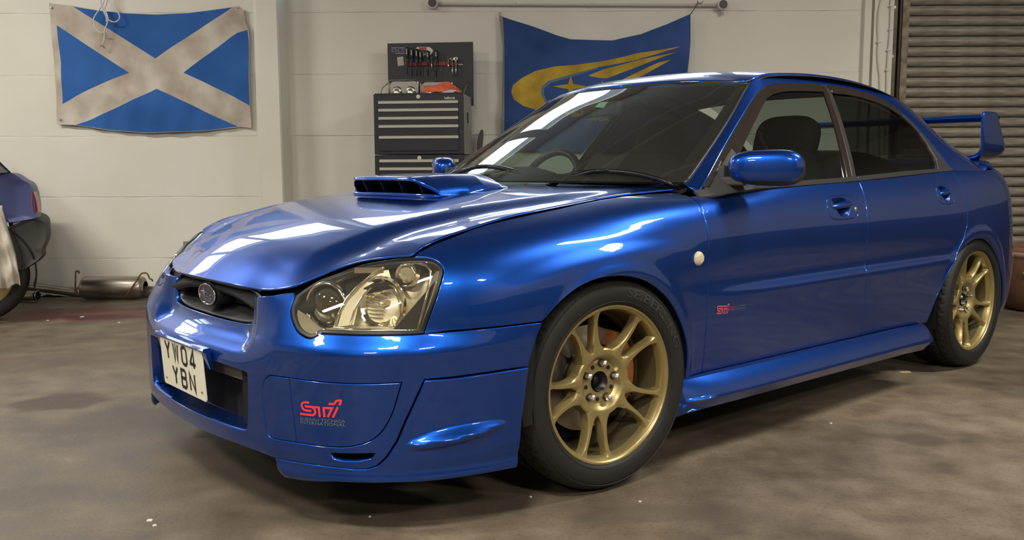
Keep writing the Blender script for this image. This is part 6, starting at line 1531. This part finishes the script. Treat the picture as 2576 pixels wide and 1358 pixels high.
# ---------------------------------------------------------------- second blue car at the left edge
HY = 0.0; HA = math.radians(30); HQ = wp(50, 600, 5.72); HU = Vector((math.cos(HA), math.sin(HA), 0)); HN = Vector((-math.sin(HA), math.cos(HA), 0))
def hp(x, y):
    v = wp(x/3.233, 380+y/3.233, 1.0); o_ = Vector((0, 0, CAMZ)); d = v-o_; t = ((HQ-o_).dot(HN))/d.dot(HN); P = o_+d*t
    return ((P-HQ).dot(HU), P.z)
hb = empty('parked_car', (HQ.x, HQ.y, 0), HA, 'older blue car tail with unpainted dark grey bumper at the left edge', 'car'); hx0 = Vector((0, 0, 0))
pb2 = pbsdf('dusty_blue_paint', (.055, .070, .20), .5, .1, .25, .25)
def layered(name, prof, lay, mat, parent=hb, smooth=True, ang=35):
    """side profile carried across the car; lay = (y, shrink towards the nose side)"""
    V = []; n_ = len(prof); xm = max(p[0] for p in prof); zc_ = sum(p[1] for p in prof)/n_
    for (y, sx_, sz_) in lay:
        for (x, z) in prof:
            w = sstep(x, xm-.55, xm); V.append((x-sx_*float(w)-hx0.x, y-hx0.y, z+(zc_-z)*sz_))
    F = [(k_*n_+i, k_*n_+(i+1) % n_, (k_+1)*n_+(i+1) % n_, (k_+1)*n_+i) for k_ in range(len(lay)-1) for i in range(n_)]+[tuple(range(n_))[::-1], tuple((len(lay)-1)*n_+i for i in range(n_))]
    m = MB().add(V, F); return m.build(name, mat, parent, angle=ang)
bodyp = [hp(*q_) for q_ in [(-700, 215), (-300, 190), (0, 186), (98, 180), (180, 232), (235, 265), (262, 315), (282, 400), (290, 480), (286, 546), (200, 562), (80, 580), (-10, 500), (-120, 470), (-260, 500), (-380, 620), (-420, 760), (-700, 760)]]
bodyp = [tuple(p) for p in smoothpoly(bodyp, 3)]
lay = [(HY+.030, .09, .10), (HY+.008, .045, .03), (HY, .0, 0), (HY+.12, -.03, 0), (HY+.40, -.05, 0), (HY+.92, -.05, 0)]
layered('body', bodyp, lay, pb2)
layered('bumper', [tuple(p) for p in smoothpoly([hp(*q_) for q_ in [(70, 628), (150, 600), (285, 546), (340, 560), (375, 585), (392, 640), (386, 720), (352, 800), (356, 832), (335, 875), (260, 930), (190, 972), (185, 850), (150, 740), (110, 665)]], 3)], [(HY+.02, .05, .06), (HY+.0, .01, .01), (HY+.10, -.02, 0), (HY+.4, -.03, 0), (HY+.9, -.06, 0)], pbsdf('unpainted_bumper', (.045, .045, .043), .65))
layered('tail_lamp', [tuple(p) for p in smoothpoly([hp(*q_) for q_ in [(262, 335), (272, 332), (292, 390), (308, 470), (309, 496), (276, 500), (262, 440)]], 2)], [(HY+.012, .01, .02), (HY-.004, .0, 0), (HY+.07, -.02, 0)], pbsdf('red_tail_lens', (.42, .05, .06), .3, coat=.5))
layered('rear_glass_pillar', [hp(*q_) for q_ in [(-700, -120), (-160, -100), (-60, 20), (0, 84), (97, 180), (0, 186), (-300, 190), (-700, 214)]], [(HY+.12, 0, 0), (HY+.05, 0, 0), (HY+.06, 0, 0), (HY+.88, 0, 0)], pb2)
layered('quarter_glass', [hp(*q_) for q_ in [(-600, -40), (-200, -30), (-90, 40), (0, 108), (72, 172), (0, 178), (-600, 190)]], [(HY+.045, 0, 0), (HY+.040, 0, 0), (HY+.05, 0, 0)], pbsdf('dusty_quarter_glass', (.16, .16, .14), .12, coat=.3))
layered('broken_rim_filler', [hp(*q_) for q_ in [(70, 585), (120, 578), (286, 548), (286, 556), (150, 602), (80, 628)]], [(HY+.04, 0, 0), (HY+.05, 0, 0), (HY+.2, 0, 0)], void)
MB().box((hp(160, 585)[0]-hx0.x, HY+.03-hx0.y, hp(160, 585)[1]), (.075, .01, .022)).build('filler_tape', pbsdf('dull_silver_tape', (.35, .35, .33), .4, .3), hb)
ux_, uz_ = hp(-62*3.233, (687-380)*3.233); wc = Vector((ux_, 0, uz_))
w2_ = empty('wheel', (ux_, .03, .305)); w2_.parent = hb
MB().lathe([(.20, .01), (.215, .0), (.24, -.008), (.27, -.010), (.295, .0), (.305, .025), (.306, .17), (.29, .20)], axis='y', n=72).build('tyre', rubber, w2_, smooth=True)
MB().lathe([(.0, .09), (.10, .07), (.155, .05), (.185, .02), (.204, .004), (.215, .0), (.205, .05), (.20, .12)], axis='y', n=72).build('rim', pbsdf('tan_gold_rim', (.40, .29, .13), .45, .5), w2_, smooth=True)
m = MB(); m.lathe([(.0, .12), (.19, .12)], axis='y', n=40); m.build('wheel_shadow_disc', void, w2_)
m = MB(); V = []
for i in range(25):
    a = math.radians(-20+220*i/24)
    for (r_, y) in ((.335, 0), (.345, -.004), (.345, .25)): V.append((ux_+r_*math.cos(a), .012+y, .315+r_*math.sin(a)))
m.add(V, [(i*3+j, i*3+j+1, (i+1)*3+j+1, (i+1)*3+j) for i in range(24) for j in range(2)]); m.build('arch_liner', void, hb, smooth=True)
# dust sheet
dsm = pbsdf('dust_sheet_fabric', (.50, .46, .39), .8); noise_mix(dsm, (.36, .31, .24), (.62, .59, .53), 7, 6, .3, .7)
ed = [(18, 470), (35, 520), (55, 585), (72, 650), (100, 730), (128, 830), (142, 930), (155, 1010), (162, 1068)]
V = []; nr_ = 46; nc_ = 40
for i in range(nr_):
    t = i/(nr_-1); yy = 440+(1068-440)*t; xr_ = float(np.interp(yy, [p[1] for p in ed], [p[0] for p in ed])); 
    for j in range(nc_):
        s_ = j/(nc_-1); xx_ = xr_-520*(1-s_)**1.0; yb = yy+(t**3)*((1-s_)*150+14*math.sin(s_*26)); x, z = hp(xx_, yb)
        fold = .020*math.sin(s_*31+t*3)+.012*math.sin(s_*67-t*6)+.012*math.sin(t*19+s_*9)
        q_ = HQ+HU*x+HN*(-.060-.05*t+fold*(.35+.65*t)); V.append((q_.x, q_.y, max(z, .03)))
o = mesh_obj('dust_sheet', V, [(i*nc_+j, (i+1)*nc_+j, (i+1)*nc_+j+1, i*nc_+j+1) for i in range(nr_-1) for j in range(nc_-1)], dsm, smooth=True); tag(o, 'crumpled pale dust sheet hanging over the wheel of the car at left', 'sheet')
md = o.modifiers.new('t', 'SOLIDIFY'); md.thickness = .0015
# ---------------------------------------------------------------- brown tub at the right, small litter
tub = pbsdf('brown_plastic_tub', (.17, .085, .045), .55); noise_mix(tub, (.11, .055, .03), (.21, .11, .06), 6, 6)
tx = wp(2531, 700, 5.95).x+.30; o = empty('tub', (tx, 6.0, 0), 0, 'round brown plastic tub on the floor behind the rear bumper', 'tub')
MB().lathe([(0, .0), (.20, .0), (.245, .012), (.27, .06), (.295, .20), (.305, .40), (.30, .43), (.285, .43), (.28, .40), (.26, .10), (0, .06)], n=56).build('shell', tub, o, smooth=True)
MB().lathe([(.297, .365), (.311, .370), (.312, .395), (.303, .40)], n=56).build('rim_band', pbsdf('tub_rim', (.36, .23, .15), .5), o, smooth=True)
MB().tube(csm([(-.26, -.17, .27), (-.20, -.25, .21), (-.08, -.31, .165), (.06, -.31, .19)], 6), .004, 6).build('wire_handle', pbsdf('pale_wire', (.45, .33, .25), .5), o, smooth=True)
def chip(px, py, s_, mat, label, cat, rz, group=None):
    p = gp(px, py); m = MB(); m.box((0, 0, s_[2]/2), s_, taper=.8); c_ = m.build(cat.replace(' ', '_'), mat); c_.location = (p.x, p.y, 0); c_.rotation_euler = (0, 0, rz); return tag(c_, label, cat, group)
chip(2277, 936, (.055, .02, .004), pbsdf('raw_wood_chip', (.42, .33, .18), .7), 'pale wood chip on the floor behind the rear wheel', 'chip', .1)
litter = pbsdf('white_flake', (.62, .60, .55), .7)
for i, (x, y, s_) in enumerate([(377, 1309, .012), (389, 1322, .008), (207, 797, .02), (1335, 1250, .006), (1610, 1262, .006), (2090, 1065, .007), (930, 1300, .005), (2333, 905, .008), (120, 806, .012), (300, 811, .012)]):
    chip(x, y, (s_*1.3, s_, .003), litter, ['pale paint flake near the front left floor edge, the larger of the pair', 'pale paint flake beside the larger one at front left', 'white flake on the red floor stain, left one', 'pale speck on the floor below the front bumper corner lip', 'pale speck on the floor under the front tyre', 'pale speck on the floor right of the front wheel', 'small pale flake at the front centre of the floor', 'small pale flake close behind the rear tyre', 'pale flake on the floor near the left car tyre', 'white flake on the red floor stain, right one'][i], 'flake', i*.7)
# screws and sticker of the car seen through the glass
V = [tuple(screen(q_, t, .004)) for q_, t in ((-.115, .825), (-.02, .80), (-.012, .865), (-.10, .885))]
def sfind(px, py):
    best = None
    Mc = Matrix.Translation(CARLOC) @ Matrix.Rotation(CARYAW, 4, 'Z'); A = np.linspace(-.9, .9, 91); B = np.linspace(0, 1, 51); Ag, Bg = np.meshgrid(A, B, indexing='ij'); P = screen(Ag, Bg, .004).reshape(-1, 3)
    R3_ = np.array(Mc.to_3x3()); Wd = P @ R3_.T+np.array(CARLOC); q_ = (Wd-[0, 0, CAMZ]); a = q_ @ np.array(r2); b = q_ @ np.array(u2); c = q_ @ np.array(f_dir)
    x = 1288+FPX*a/c; y = 691.8-FPX*b/c; i = int(np.argmin((x-px)**2+(y-py)**2)); return tuple(P[i])
stk = [sfind(*q_) for q_ in ((1498, 270), (1519, 270), (1529, 257), (1508, 257))]
mesh_obj('green_sticker', stk, [(0, 1, 2, 3)], grn, ws)
# ceiling fittings that light the room
tube_m = pbsdf('lit_tube', (1, .95, .85), .4, emis=(1, .93, .80), es=4.0)
for i, (x, y, a, p, lx, ly) in enumerate(STRIPS):
    o = empty('ceiling_light', (x, y, CEIL), a, 'white fluorescent light fitting fixed to the ceiling', 'light', 'ceiling lights')
    MB().box((0, 0, -.035), (lx+.07, ly+.04, .07)).build('housing', pbsdf('fitting_white', (.7, .7, .68), .5), o)
    MB().tube([(-lx/2, 0, -.095), (lx/2, 0, -.095)], .016, 10).build('tube', tube_m, o, smooth=True)
